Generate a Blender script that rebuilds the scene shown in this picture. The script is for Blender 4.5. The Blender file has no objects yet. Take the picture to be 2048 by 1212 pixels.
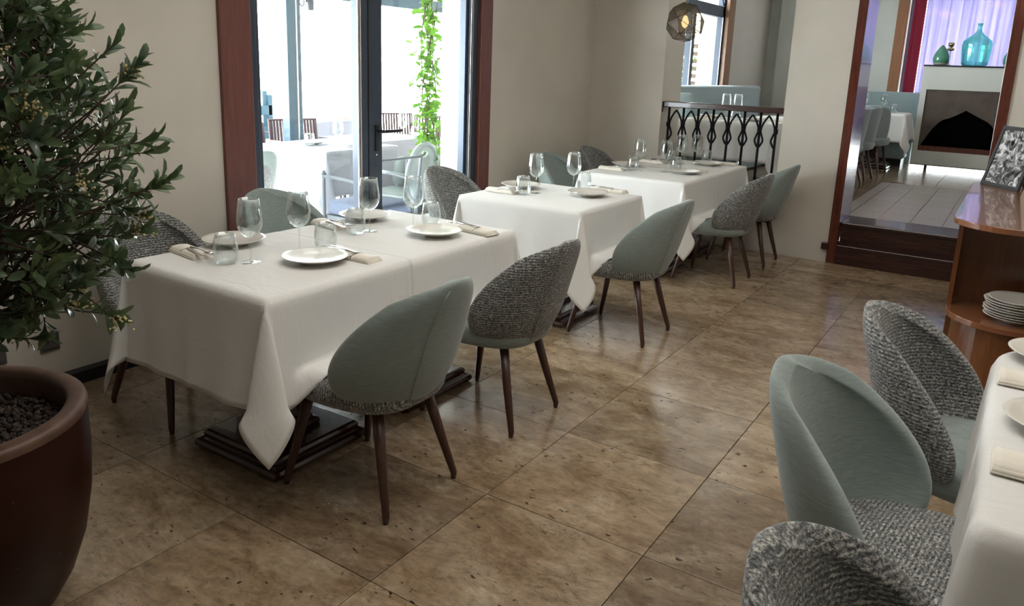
import bpy, bmesh, math, random
from mathutils import Vector, Matrix, Euler
random.seed(7)
PI = math.pi
S = bpy.context.scene
COL = S.collection
# ------------------------------------------------------------------ camera
YAW, PITCH, ROLL, FPX = -0.574658, 0.230326, 0.036096, 1539.31
CAM = Vector((2.0226, -1.4699, 1.5051))
fw = Vector((math.sin(YAW)*math.cos(PITCH), math.cos(YAW)*math.cos(PITCH), -math.sin(PITCH)))
r_ = Vector((math.cos(YAW), -math.sin(YAW), 0)); u_ = r_.cross(fw)
r2 = r_*math.cos(ROLL)+u_*math.sin(ROLL); u2 = -r_*math.sin(ROLL)+u_*math.cos(ROLL)
cd = bpy.data.cameras.new('camera'); cam = bpy.data.objects.new('camera', cd); COL.objects.link(cam)
M3 = Matrix((r2, u2, -fw)).transposed()
cam.matrix_world = Matrix.Translation(CAM) @ M3.to_4x4()
cd.sensor_width = 36; cd.lens = FPX*36/2048; cd.shift_y = (494.42-606)/2048; cd.clip_end = 200; cd.clip_start = .02
S.camera = cam
# ------------------------------------------------------------------ world, lights, exposure
S.view_settings.view_transform = 'Standard'; S.view_settings.look = 'None'
S.view_settings.gamma = 1; S.view_settings.use_curve_mapping = False
S.view_settings.exposure = 1.02
w = bpy.data.worlds.new('world'); S.world = w; w.use_nodes = True
bg = w.node_tree.nodes['Background']; bg.inputs[0].default_value = (0.93, 0.97, 1.0, 1); bg.inputs[1].default_value = 13
def portal(name, loc, rot, sx, sy):
    l = bpy.data.lights.new(name, 'AREA'); l.shape = 'RECTANGLE'; l.size = sx; l.size_y = sy; l.cycles.is_portal = True
    o = bpy.data.objects.new(name, l); o.location = loc; o.rotation_euler = rot; COL.objects.link(o)
portal('portal', (-1.95, 2.36, 1.4), (0, -PI/2, 0), 2.9, 2.3)
portal('portal', (-1.95, 7.6, 1.75), (0, -PI/2, 0), 2.5, 3.2)
portal('portal', (1.6, 11.4, 1.7), (-PI/2, 0, 0), 2.8, 2.8)
def fill_area(name, loc, sx, sy, p, col=(1, .95, .88)):  # soft area lights added under the ceiling to brighten the rooms
    l = bpy.data.lights.new(name, 'AREA'); l.shape = 'RECTANGLE'; l.size = sx; l.size_y = sy; l.energy = p; l.color = col
    o = bpy.data.objects.new(name, l); o.location = loc; COL.objects.link(o)
fill_area('added_fill', (1.15, .7, 3.17), 2.4, 3.2, 32)
fill_area('added_fill', (2.4, 3.6, 3.17), 2.4, 2.4, 7)
fill_area('added_fill', (1.0, 8.4, 3.17), 4.5, 4.5, 5)
sun = bpy.data.lights.new('sun', 'SUN'); sun.energy = 3.0; sun.angle = math.radians(2); sun.color = (1, .95, .88)
so = bpy.data.objects.new('sun', sun); COL.objects.link(so)
so.rotation_euler = (Vector((0.15, -0.55, -1))).to_track_quat('-Z', 'Y').to_euler()
# ------------------------------------------------------------------ node helpers
def mat(name, col=(.8,.8,.8), rough=.5, metal=0, spec=.5, sheen=0, coat=0):
    m = bpy.data.materials.new(name); m.use_nodes = True
    b = m.node_tree.nodes['Principled BSDF']
    b.inputs['Base Color'].default_value = (*col, 1); b.inputs['Roughness'].default_value = rough
    b.inputs['Metallic'].default_value = metal; b.inputs['Specular IOR Level'].default_value = spec
    b.inputs['Sheen Weight'].default_value = sheen; b.inputs['Coat Weight'].default_value = coat
    return m, m.node_tree, b
def nn(t, typ, **kw):
    n = t.nodes.new(typ)
    for k, v in kw.items():
        if k in n.inputs: n.inputs[k].default_value = v
        else: setattr(n, k, v)
    return n
def coords(t, kind='Object', scale=(1,1,1), loc=(0,0,0)):
    if kind == 'World': src = nn(t, 'ShaderNodeNewGeometry').outputs['Position']
    else: src = nn(t, 'ShaderNodeTexCoord').outputs[kind]
    mp = nn(t, 'ShaderNodeMapping'); mp.inputs['Scale'].default_value = scale; mp.inputs['Location'].default_value = loc
    t.links.new(src, mp.inputs['Vector']); return mp.outputs[0]
def noise(t, vec, scale, detail=4, rough=.55, dist=0):
    n = nn(t, 'ShaderNodeTexNoise'); n.inputs['Scale'].default_value = scale; n.inputs['Detail'].default_value = detail
    n.inputs['Roughness'].default_value = rough; n.inputs['Distortion'].default_value = dist
    t.links.new(vec, n.inputs['Vector']); return n.outputs['Fac']
def ramp(t, fac, stops, interp='LINEAR'):
    n = nn(t, 'ShaderNodeValToRGB'); cr = n.color_ramp; cr.interpolation = interp
    while len(cr.elements) < len(stops): cr.elements.new(.5)
    for e, (p, c) in zip(cr.elements, stops):
        e.position = p; e.color = (*c, 1) if len(c) == 3 else c
    t.links.new(fac, n.inputs[0]); return n.outputs[0]
def mix(t, fac, a, b, mode='MIX'):
    n = nn(t, 'ShaderNodeMix', data_type='RGBA', blend_type=mode)
    for s, v in ((0, fac), (6, a), (7, b)):
        if isinstance(v, (int, float)): n.inputs[s].default_value = v
        elif isinstance(v, tuple): n.inputs[s].default_value = (*v, 1)
        else: t.links.new(v, n.inputs[s])
    return n.outputs[2]
def bump(t, b, h, strength=.3, dist=.01):
    n = nn(t, 'ShaderNodeBump'); n.inputs['Strength'].default_value = strength; n.inputs['Distance'].default_value = dist
    t.links.new(h, n.inputs['Height']); t.links.new(n.outputs[0], b.inputs['Normal']); return n
def g(v): return (v, v, v)
# ------------------------------------------------------------------ materials
def m_paint(name, col, rough=.7):
    m, t, b = mat(name, col, rough, spec=.25); v = coords(t, 'World')
    n = noise(t, v, 2.2, 3); c = mix(t, ramp(t, n, [(.35, g(0)), (.7, g(1))]), tuple(x*.96 for x in col), tuple(min(1, x*1.03) for x in col))
    t.links.new(c, b.inputs['Base Color']); bump(t, b, noise(t, v, 90, 3), .08, .002); return m
M = {}
M['wall'] = m_paint('cream wall paint', (.60, .56, .49))
M['white'] = m_paint('white paint', (.58, .60, .555))
M['ceiling'] = m_paint('ceiling paint', (.8, .78, .74))
def m_travertine(name, c0, c1, c2, rough=.2, sc=1.0):
    m, t, b = mat(name, c1, rough, spec=.75)
    oi = nn(t, 'ShaderNodeObjectInfo'); geo = nn(t, 'ShaderNodeNewGeometry')
    comb = nn(t, 'ShaderNodeVectorMath', operation='SCALE'); t.links.new(oi.outputs['Random'], comb.inputs['Scale'])
    comb.inputs[0].default_value = (37, 71, 13)
    add = nn(t, 'ShaderNodeVectorMath', operation='ADD'); t.links.new(comb.outputs[0], add.inputs[0]); t.links.new(geo.outputs['Position'], add.inputs[1])
    mp = nn(t, 'ShaderNodeMapping'); mp.inputs['Scale'].default_value = (sc, 1.7*sc, sc); mp.inputs['Rotation'].default_value = (0, 0, .12); t.links.new(add.outputs[0], mp.inputs[0]); v = mp.outputs[0]
    big = noise(t, v, 3.4, 7, .68, .7); fine = noise(t, v, 19, 8, .72, .5); 
    col = ramp(t, big, [(.3, c0), (.5, c1), (.72, c2)])
    col = mix(t, .75, col, ramp(t, fine, [(.3, g(.18)), (.46, g(.46)), (.56, g(.55)), (.75, g(.85))]), 'OVERLAY')
    # thin curly veins
    vein = noise(t, v, 6, 5, .6, 2.2); vm = ramp(t, vein, [(.488, g(0)), (.5, g(1)), (.512, g(0))])
    vmask = ramp(t, noise(t, v, 3.1, 2), [(.45, g(0)), (.62, g(.75))])
    vv = mix(t, 1.0, vm, vmask, 'MULTIPLY'); col = mix(t, vv, col, tuple(x*.5 for x in c0))
    # pits
    pit = noise(t, v, 30, 2, .5, .4); pm = ramp(t, pit, [(.655, g(0)), (.69, g(1))]); pk = ramp(t, noise(t, v, 4.3, 2), [(.47, g(0)), (.6, g(1))])
    pp = mix(t, 1.0, pm, pk, 'MULTIPLY'); col = mix(t, pp, col, tuple(x*.16 for x in c0))
    hs = nn(t, 'ShaderNodeHueSaturation'); t.links.new(col, hs.inputs['Color'])
    mr = nn(t, 'ShaderNodeMapRange'); mr.inputs['To Min'].default_value = .78; mr.inputs['To Max'].default_value = 1.2
    t.links.new(oi.outputs['Random'], mr.inputs[0]); t.links.new(mr.outputs[0], hs.inputs['Value'])
    t.links.new(hs.outputs[0], b.inputs['Base Color'])
    rr = nn(t, 'ShaderNodeMapRange'); rr.inputs['To Min'].default_value = rough*.75; rr.inputs['To Max'].default_value = rough*1.6
    t.links.new(fine, rr.inputs[0]); t.links.new(rr.outputs[0], b.inputs['Roughness'])
    inv = mix(t, pp, g(1), g(0)); hh = mix(t, .12, inv, noise(t, v, 7, 3)); bump(t, b, hh, .22, .004); return m
M['tile'] = m_travertine('honed travertine', (.14, .088, .046), (.255, .182, .112), (.39, .31, .22), .16)
M['terrace'] = m_travertine('terrace stone', (.6, .58, .55), (.7, .69, .67), (.78, .77, .75), .6)
M['grout'] = mat('dark grout', (.05, .035, .025), .9)[0]
def m_terrazzo():
    m, t, b = mat('terrazzo', (.4, .37, .32), .35); v = coords(t, 'World')
    vo = nn(t, 'ShaderNodeTexVoronoi'); vo.inputs['Scale'].default_value = 90; t.links.new(v, vo.inputs['Vector'])
    oi = nn(t, 'ShaderNodeObjectInfo')
    c = mix(t, .55, (.34, .30, .255), vo.outputs['Color'], 'OVERLAY'); c = mix(t, ramp(t, oi.outputs['Random'], [(0, g(0)), (1, g(.35))]), c, (.20, .18, .15)); c = mix(t, .45, c, (.30, .265, .22))
    t.links.new(c, b.inputs['Base Color']); return m
M['terrazzo'] = m_terrazzo()
def m_wood(name, c0, c1, rough=.3, grain=(1.2, 1.2, 18), coat=0, spec=.5):
    m, t, b = mat(name, c0, rough, spec=spec, coat=coat); v = coords(t, 'Object', grain)
    n = noise(t, v, 3.2, 6, .65, 1.1); t.links.new(ramp(t, n, [(.3, c0), (.7, c1)]), b.inputs['Base Color'])
    bump(t, b, n, .08, .002); return m
M['jamb'] = m_wood('polished dark red wood', (.06, .013, .007), (.14, .034, .018), .22, (14, 14, 1), .4)
M['stepwood'] = m_wood('dark step wood', (.022, .006, .005), (.05, .014, .01), .24, (1, 14, 14), .3)
M['trim'] = m_wood('red brown window trim', (.12, .042, .034), (.19, .07, .055), .4, (14, 14, 1))
M['trim2'] = m_wood('warm brown window trim', (.20, .085, .035), (.30, .13, .055), .35, (14, 14, 1), .2)
M['leg'] = m_wood('walnut leg', (.035, .014, .010), (.085, .036, .025), .32, (40, 40, 3))
M['base'] = m_wood('mahogany base', (.022, .007, .006), (.05, .014, .011), .2, (6, 6, 6), .5)
M['counter'] = m_wood('cherry veneer', (.10, .032, .009), (.17, .058, .018), .26, (7, 7, .8), .3)
M['countertop'] = m_wood('cherry top', (.15, .055, .022), (.22, .085, .036), .24, (.8, 7, 7), .5)
M['black'] = mat('black paint', (.012, .012, .014), .45)[0]
M['iron'] = mat('black cast iron', (.003, .003, .004), .6, spec=.25)[0]
M['frame'] = mat('slate blue grey aluminium', (.045, .062, .09), .38, .2)[0]
M['gasket'] = mat('pale aluminium edge', (.55, .5, .47), .3, .6)[0]
M['steel'] = mat('stainless steel', (.55, .54, .52), .18, 1)[0]
M['brass'] = mat('aged brass', (.45, .36, .18), .25, 1)[0]
M['ceramic'] = mat('off white ceramic', (.66, .63, .57), .22, spec=.5)[0]
M['deepshade'] = mat('soot black', (.001, .001, .001), .95, spec=.05)[0]  # deep shade inside the firebox, put into the base colour
M['fencewood'] = mat('weathered brown boards', (.16, .10, .08), .7)[0]
M['baseboard'] = mat('black baseboard', (.008, .008, .012), .35)[0]
M['socket'] = mat('dark grey plastic', (.09, .085, .085), .4)[0]
M['postblue'] = mat('blue grey pergola paint', (.045, .085, .12), .5)[0]
M['skyblue'] = mat('blue fence paint', (.05, .12, .17), .6)[0]
M['wicker'] = mat('brown woven strap', (.065, .035, .035), .7)[0]
M['cushion'] = mat('blue grey cushion', (.10, .12, .175), .9)[0]
M['strap'] = mat('dark grey strap', (.035, .045, .05), .6)[0]
M['outmetal'] = mat('grey powder coated metal', (.07, .08, .095), .5)[0]
M['poly'] = mat('pale plastic', (.22, .26, .26), .4)[0]
M['pillow'] = mat('grey green pillow', (.09, .11, .105), .9)[0]
M['red'] = mat('red cloth', (.7, .05, .04), .8)[0]
M['crimson'] = mat('crimson drape', (.20, .0, .02), .85, sheen=.2)[0]
M['pot'] = None
def m_pot():
    m, t, b = mat('red brown glazed clay', (.09, .018, .01), .4, spec=.25); v = coords(t, 'Object')
    n = noise(t, v, 5, 5); c = ramp(t, n, [(.3, (.018, .0025, .001)), (.7, (.032, .006, .003))])
    sp = ramp(t, noise(t, v, 70, 1), [(.78, g(0)), (.8, g(.5))]); c = mix(t, sp, c, (.3, .22, .16))
    t.links.new(c, b.inputs['Base Color']); return m
M['pot'] = m_pot()
def m_rim():
    m, t, b = mat('worn clay rim', (.16, .085, .05), .45); n = noise(t, coords(t, 'Object'), 9, 5)
    t.links.new(ramp(t, n, [(.3, (.06, .026, .018)), (.7, (.15, .085, .055))]), b.inputs['Base Color']); return m
M['potrim'] = m_rim()
def m_gravel():
    m, t, b = mat('dark gravel', (.04, .03, .025), .7); n = noise(t, coords(t, 'World'), 45, 2)
    t.links.new(ramp(t, n, [(.3, (.02, .015, .013)), (.55, (.07, .05, .04)), (.75, (.15, .11, .08))]), b.inputs['Base Color']); return m
M['gravel'] = m_gravel()
def m_tweed(name, dirn):
    m, t, b = mat(name, (.2, .2, .2), .95, spec=.15, sheen=.3)
    sc = {'z': (125, 125, 210), 'x': (200, 110, 110)}[dirn]
    v = coords(t, 'Object', sc); n = noise(t, v, 1, 2, .7, .25); v2 = coords(t, 'Object', (55, 55, 55)); n2 = noise(t, v2, 1, 2)
    sep = nn(t, 'ShaderNodeSeparateXYZ'); t.links.new(nn(t, 'ShaderNodeTexCoord').outputs['Object'], sep.inputs[0])
    m1 = nn(t, 'ShaderNodeMath', operation='MULTIPLY'); m1.inputs[1].default_value = 2*PI/.0105; t.links.new(sep.outputs[{'z': 2, 'x': 0}[dirn]], m1.inputs[0])
    m2 = nn(t, 'ShaderNodeMath', operation='SINE'); t.links.new(m1.outputs[0], m2.inputs[0])
    m3 = nn(t, 'ShaderNodeMath', operation='MULTIPLY_ADD'); m3.inputs[1].default_value = .07; t.links.new(m2.outputs[0], m3.inputs[0]); t.links.new(n, m3.inputs[2]); n = m3.outputs[0]
    c = ramp(t, n, [(.34, (.028, .03, .032)), (.46, (.12, .125, .12)), (.55, (.27, .27, .255)), (.68, (.55, .54, .5))])
    c = mix(t, ramp(t, n2, [(.4, g(0)), (.62, g(.45))]), c, (.09, .10, .105))
    t.links.new(c, b.inputs['Base Color']); bump(t, b, n, .9, .004); return m
M['tweed'] = m_tweed('grey tweed weave', 'z'); M['tweedseat'] = m_tweed('grey tweed seat weave', 'x')
def m_felt(name, col):
    m, t, b = mat(name, col, .95, spec=.1, sheen=.35); v = coords(t, 'Object', (30, 30, 300)); n = noise(t, v, 1, 3)
    t.links.new(mix(t, ramp(t, n, [(.35, g(0)), (.65, g(1))]), tuple(x*.88 for x in col), tuple(x*1.1 for x in col)), b.inputs['Base Color'])
    bump(t, b, n, .25, .001); return m
M['sage'] = m_felt('sage green felt', (.235, .28, .265)); M['greyfelt'] = m_felt('blue grey felt', (.26, .30, .31))
M['bench'] = m_felt('pale blue green upholstery', (.30, .38, .39))
def m_cloth(name, col=(.88, .87, .845), tr=.22, creases=True):
    m, t, b = mat(name, col, .8, spec=.2, sheen=.1); v = coords(t, 'World')
    out = [n for n in t.nodes if n.type == 'OUTPUT_MATERIAL'][0]
    tl = nn(t, 'ShaderNodeBsdfTranslucent'); tl.inputs[0].default_value = (*col, 1); mx = nn(t, 'ShaderNodeMixShader'); mx.inputs[0].default_value = tr
    t.links.new(b.outputs[0], mx.inputs[1]); t.links.new(tl.outputs[0], mx.inputs[2]); t.links.new(mx.outputs[0], out.inputs[0])
    n = noise(t, coords(t, 'World', (3, 9, 3)), 2.2, 4, .6, .8)
    n2 = noise(t, v, 420, 1)
    h = mix(t, .04, n, n2)
    bm_ = bump(t, b, h, .16, .02); t.links.new(bm_.outputs[0], tl.inputs['Normal']); return m
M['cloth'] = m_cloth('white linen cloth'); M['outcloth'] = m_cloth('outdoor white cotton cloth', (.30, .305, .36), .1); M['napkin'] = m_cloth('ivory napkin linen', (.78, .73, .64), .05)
def m_clear(name, tint=(1, 1, 1), edge=(.9, .95, .95), lo=.03, hi=.75, blend=.25, rough=.02, diff=0.0):
    m = bpy.data.materials.new(name); m.use_nodes = True; t = m.node_tree; t.nodes.clear()
    out = nn(t, 'ShaderNodeOutputMaterial'); tr = nn(t, 'ShaderNodeBsdfTransparent'); tr.inputs[0].default_value = (*tint, 1)
    gl = nn(t, 'ShaderNodeBsdfGlossy'); gl.inputs['Color'].default_value = (*edge, 1); gl.inputs['Roughness'].default_value = rough
    lw = nn(t, 'ShaderNodeLayerWeight'); lw.inputs['Blend'].default_value = blend
    mr = nn(t, 'ShaderNodeMapRange'); mr.inputs['To Min'].default_value = lo; mr.inputs['To Max'].default_value = hi
    t.links.new(lw.outputs['Facing'], mr.inputs[0]); mx = nn(t, 'ShaderNodeMixShader'); t.links.new(mr.outputs[0], mx.inputs[0])
    t.links.new(tr.outputs[0], mx.inputs[1]); t.links.new(gl.outputs[0], mx.inputs[2]); t.links.new(mx.outputs[0], out.inputs[0]); return m
M['glass'] = m_clear('clear drinking glass', (.965, .975, .975), lo=.02, hi=.95, blend=.22)
M['pane'] = m_clear('window pane glass', (.96, .98, .98), lo=.02, hi=.5, blend=.1)
M['aqua'] = m_clear('aqua bottle glass', (.74, .97, .93), (.3, .85, .7), .14, .7, .3, .12)
M['smoke'] = m_clear('smoky bronze mesh', (.62, .57, .50), (.35, .31, .27), .22, .7, .4, .35)
M['vase'] = mat('green glazed ceramic', (.07, .24, .16), .12, coat=.5)[0]
M['vasebase'] = mat('grey green stoneware', (.3, .3, .24), .5)[0]
def m_curtain():
    m, t, b = mat('lavender sheer fabric', (.66, .62, .92), .9)
    out = [n for n in t.nodes if n.type == 'OUTPUT_MATERIAL'][0]; tl = nn(t, 'ShaderNodeBsdfTranslucent')
    n = noise(t, coords(t, 'World', (26, 1, .6)), 1, 3); c = ramp(t, n, [(.3, (.25, .24, .36)), (.6, (.36, .335, .45)), (.8, (.36, .36, .52))])
    n3 = ramp(t, noise(t, coords(t, 'World', (3, 1, 6)), 1, 4), [(.55, g(0)), (.7, g(.5))]); c = mix(t, n3, c, (.44, .36, .42))
    t.links.new(c, tl.inputs[0]); t.links.new(c, b.inputs['Base Color']); mx = nn(t, 'ShaderNodeMixShader'); mx.inputs[0].default_value = .6
    t.links.new(b.outputs[0], mx.inputs[1]); t.links.new(tl.outputs[0], mx.inputs[2]); t.links.new(mx.outputs[0], out.inputs[0]); return m
M['curtain'] = m_curtain()
def m_leaf(name, a, b_, tr=.25):
    m, t, b = mat(name, a, .32, spec=.5); out = [n for n in t.nodes if n.type == 'OUTPUT_MATERIAL'][0]
    n = noise(t, coords(t, 'World'), 9, 2); c = ramp(t, n, [(.35, a), (.65, b_)]); t.links.new(c, b.inputs['Base Color'])
    tl = nn(t, 'ShaderNodeBsdfTranslucent'); t.links.new(c, tl.inputs[0]); mx = nn(t, 'ShaderNodeMixShader'); mx.inputs[0].default_value = tr
    t.links.new(b.outputs[0], mx.inputs[1]); t.links.new(tl.outputs[0], mx.inputs[2]); t.links.new(mx.outputs[0], out.inputs[0]); return m
M['leaf'] = m_leaf('dark green leaf', (.05, .085, .048), (.125, .18, .075)); M['vineleaf'] = m_leaf('bright green leaf', (.06, .18, .015), (.17, .36, .04), .5)
M['bark'] = mat('grey brown bark', (.07, .045, .032), .8)[0]
M['flower'] = mat('cream yellow blossom', (.62, .52, .26), .7)[0]
def m_photo():
    m, t, b = mat('black and white photo print', (.5, .5, .5), .12, coat=.6); v = coords(t, 'Object', (15, 15, 15))
    n = noise(t, v, 1, 8, .7, 1.6); t.links.new(ramp(t, n, [(.36, g(.01)), (.46, g(.08)), (.54, g(.35)), (.62, g(.8))]), b.inputs['Base Color']); return m
M['photo'] = m_photo()
def m_brown():
    m, t, b = mat('brown slate panel', (.075, .055, .045), .5); n = noise(t, coords(t, 'World'), 5, 5)
    t.links.new(ramp(t, n, [(.3, (.06, .042, .034)), (.7, (.10, .075, .06))]), b.inputs['Base Color']); return m
M['slate'] = m_brown()
mb_, tb_, bb_ = mat('bulb glow', (1, .8, .5), .3); bb_.inputs['Emission Color'].default_value = (1, .62, .32, 1); bb_.inputs['Emission Strength'].default_value = 1.2; M['bulb'] = mb_
# ------------------------------------------------------------------ mesh helpers
class MB:
    def __init__(s): s.v = []; s.f = []
    def add(s, vs, fs):
        o = len(s.v); s.v += [tuple(p) for p in vs]; s.f += [tuple(i+o for i in f) for f in fs]; return s
    def box(s, x0, x1, y0, y1, z0, z1, bev=0):
        if bev:
            bm = bmesh.new(); bmesh.ops.create_cube(bm, size=1)
            for v in bm.verts: v.co = Vector(((x0+x1)/2+v.co.x*(x1-x0), (y0+y1)/2+v.co.y*(y1-y0), (z0+z1)/2+v.co.z*(z1-z0)))
            bmesh.ops.bevel(bm, geom=bm.edges[:], offset=bev, segments=2, affect='EDGES', profile=.5)
            bm.verts.index_update(); s.add([v.co[:] for v in bm.verts], [[v.index for v in f.verts] for f in bm.faces]); bm.free(); return s
        vs = [(x, y, z) for x in (x0, x1) for y in (y0, y1) for z in (z0, z1)]
        return s.add(vs, [(0,1,3,2), (4,6,7,5), (0,4,5,1), (2,3,7,6), (0,2,6,4), (1,5,7,3)])
    def lathe(s, prof, n=24, c=(0,0,0), cap=True):
        vs = []; fs = []
        for r, z in prof:
            for k in range(n): a = 2*PI*k/n; vs.append((c[0]+r*math.cos(a), c[1]+r*math.sin(a), c[2]+z))
        for i in range(len(prof)-1):
            for k in range(n): k2 = (k+1) % n; fs.append((i*n+k, i*n+k2, (i+1)*n+k2, (i+1)*n+k))
        if cap: fs.append(tuple(range(n-1, -1, -1))); fs.append(tuple(range((len(prof)-1)*n, len(prof)*n)))
        return s.add(vs, fs)
    def tube(s, pts, rad, n=8, cap=True):
        pts = [Vector(p) for p in pts]; vs = []; fs = []; R = rad if isinstance(rad, (list, tuple)) else [rad]*len(pts)
        pd = None
        for i, p in enumerate(pts):
            d = (pts[min(i+1, len(pts)-1)]-pts[max(i-1, 0)]).normalized()
            if pd is None: a = d.orthogonal().normalized()
            else: a = (a-d*a.dot(d)).normalized()
            pd = d; b = d.cross(a)
            for k in range(n): t = 2*PI*k/n; vs.append(p+(a*math.cos(t)+b*math.sin(t))*R[i])
        for i in range(len(pts)-1):
            for k in range(n): k2 = (k+1) % n; fs.append((i*n+k, i*n+k2, (i+1)*n+k2, (i+1)*n+k))
        if cap: fs.append(tuple(range(n-1, -1, -1))); fs.append(tuple(range((len(pts)-1)*n, len(pts)*n)))
        return s.add(vs, fs)
    def prism(s, poly, z0, z1, axis='z'):
        n = len(poly); f = {'z': lambda a, b, c: (a, b, c), 'y': lambda a, b, c: (a, c, b), 'x': lambda a, b, c: (c, a, b)}[axis]
        vs = [f(a, b, z0) for a, b in poly]+[f(a, b, z1) for a, b in poly]
        return s.add(vs, [tuple(range(n-1, -1, -1)), tuple(range(n, 2*n))]+[(k, (k+1) % n, n+(k+1) % n, n+k) for k in range(n)])
    def mesh(s, name, m, smooth=False):
        me = bpy.data.meshes.new(name); me.from_pydata(s.v, [], s.f)
        bm = bmesh.new(); bm.from_mesh(me); bmesh.ops.recalc_face_normals(bm, faces=bm.faces[:]); bm.to_mesh(me); bm.free()
        for mm in (m if isinstance(m, (list, tuple)) else [m]): me.materials.append(M[mm])
        if smooth: me.polygons.foreach_set('use_smooth', [True]*len(me.polygons))
        return me
    def build(s, name, m, parent=None, smooth=False, loc=None, rot=None):
        return obj(name, s.mesh(name, m, smooth), parent, loc, rot)
def obj(name, me, parent=None, loc=None, rot=None):
    o = bpy.data.objects.new(name, me); COL.objects.link(o)
    if parent: o.parent = parent
    if loc: o.location = loc
    if rot: o.rotation_euler = rot
    return o
def tag(o, label, cat, group=None, kind=None):
    if label: o['label'] = label
    if cat: o['category'] = cat
    if group: o['group'] = group
    if kind: o['kind'] = kind
    return o
def thing(name, label, cat, loc=(0,0,0), rz=0, group=None):
    o = bpy.data.objects.new(name, None); COL.objects.link(o); o.empty_display_size = .1
    o.location = loc; o.rotation_euler = (0, 0, rz); return tag(o, label, cat, group)
def struct(name, mb, m, label=None, cat=None, smooth=False):
    o = mb.build(name, m, smooth=smooth); o['kind'] = 'structure'
    o['label'] = label or name; o['category'] = cat or name.split('_')[0]; return o
def dup(root, loc, rz=0, label=None, group=None, rot=None):
    r = root.copy(); COL.objects.link(r); r.location = loc; r.rotation_euler = rot or (0, 0, rz)
    if label: r['label'] = label
    if group: r['group'] = group
    for ch in KIDS.get(root.name, []) or [c for c in root.children]:
        c = ch.copy(); COL.objects.link(c); c.parent = r
        for gch in ch.children:
            d = gch.copy(); COL.objects.link(d); d.parent = c
    return r
KIDS = {}
def subsurf(o, lv=1):
    md = o.modifiers.new('sub', 'SUBSURF'); md.levels = lv; md.render_levels = lv; return o
def bevel(o, wd=.004, seg=2):
    md = o.modifiers.new('bev', 'BEVEL'); md.width = wd; md.segments = seg; md.limit_method = 'ANGLE'; return o
# ------------------------------------------------------------------ floors
TX, TY = .6113, .6
fl = struct('floor', MB().box(-1.55, 4.6, -3.2, 5.3, -.06, -.012), 'grout', 'travertine floor of the lower dining room', 'floor')
tmesh = MB().box(-TX/2+.0014, TX/2-.0014, -TY/2+.0014, TY/2-.0014, -.012, 0, .0012).mesh('tile', 'tile')
k = 0
for a in range(-3, 8):
    for b in range(-5, 9):
        x0, x1 = max(a*TX, -1.5), min((a+1)*TX, 4.6); y0, y1 = b*TY, min((b+1)*TY, 5.24)
        if x1-x0 < .02 or y1-y0 < .02: continue
        if abs(x1-x0-TX) < 1e-3 and abs(y1-y0-TY) < 1e-3: me = tmesh
        else:
            wx, wy = (x1-x0)/2-.0014, (y1-y0)/2-.0014; me = MB().box(-wx, wx, -wy, wy, -.012, 0, .0012).mesh('tile', 'tile')
        o = obj('tile', me, fl, ((x0+x1)/2, (y0+y1)/2, random.uniform(-.0004, .0003)))
UZ = .34
fu = struct('floor', MB().box(-1.55, 4.6, 5.70, 11.2, UZ-.2, UZ-.012), 'grout', 'raised floor of the upper dining room', 'floor')
def upper_tiles():
    def slab(x0, x1, y0, y1, m, gap=.002):
        wx, wy = (x1-x0)/2-gap, (y1-y0)/2-gap
        key = (round(wx, 3), round(wy, 3), m)
        if key not in cache: cache[key] = MB().box(-wx, wx, -wy, wy, -.012, 0).mesh('tile', m)
        obj('tile', cache[key], fu, ((x0+x1)/2, (y0+y1)/2, UZ))
    cache = {}
    xs = [.86+.2*i for i in range(0, 12)]
    for i in range(9):
        for j in range(7): slab(.86+.245*i, .86+.245*(i+1), 5.71+.39*j, 5.71+.39*(j+1), 'terrazzo')
    slab(.745, .86, 5.71, 8.44, 'terrazzo', .006)
    for i in range(4):
        for j in range(5): slab(.745-.55*(i+1), .745-.55*i, 5.71+.546*j, 5.71+.546*(j+1), 'tile')
    for i in range(8):
        for j in range(5): slab(-1.455+.55*i, -1.455+.55*(i+1), 8.44+.55*j, 8.44+.55*(j+1), 'tile')
upper_tiles()
struct('floor', MB().box(-12, -1.88, -4, 13, -.08, -.01), 'terrace', 'pale stone floor of the outdoor terrace', 'floor')
# ------------------------------------------------------------------ walls
CH = 3.2
DY0, DY1, DZ = 1.31, 3.41, 2.65
wl = MB()
wl.box(-1.88, -1.5, -3.3, DY0-.03, -.05, CH).box(-1.88, -1.5, DY1+.03, 6.0, -.05, CH).box(-1.88, -1.5, DY0-.03, DY1+.03, DZ, CH)
wl.box(-1.88, -1.5, 6.0, 9.10, -.05, .9).box(-1.88, -1.5, 6.0, 9.10, 2.9, CH).box(-1.88, -1.5, 9.10, 11.6, -.05, CH)
struct('wall_left', wl, 'wall', 'cream wall with the glazed terrace doors', 'wall')
wf = MB()
wf.box(-1.5, -.76, 5.25, 5.70, -.02, CH).box(.335, .82, 5.25, 5.70, -.02, CH).box(1.92, 4.7, 5.25, 5.70, -.02, CH)
wf.box(-.76, .335, 5.25, 5.70, 2.75, CH).box(.82, 1.92, 5.25, 5.70, 2.65, CH).box(-.76, .335, 5.25, 5.70, -.02, .26)
struct('wall_far', wf, 'wall', 'cream dividing wall with balustrade opening and doorway', 'wall')
wb = MB()
wb.box(-1.88, .45, 11.1, 11.45, 0, CH).box(3.0, 4.7, 11.1, 11.45, 0, CH).box(.45, 3.0, 11.1, 11.45, 2.95, CH).box(.45, 3.0, 11.1, 11.45, 0, .36)
wb.box(-1.30, -1.05, 10.93, 11.1, UZ, CH)
struct('wall_back', wb, 'white', 'pale back wall of the upper dining room', 'wall')
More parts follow.
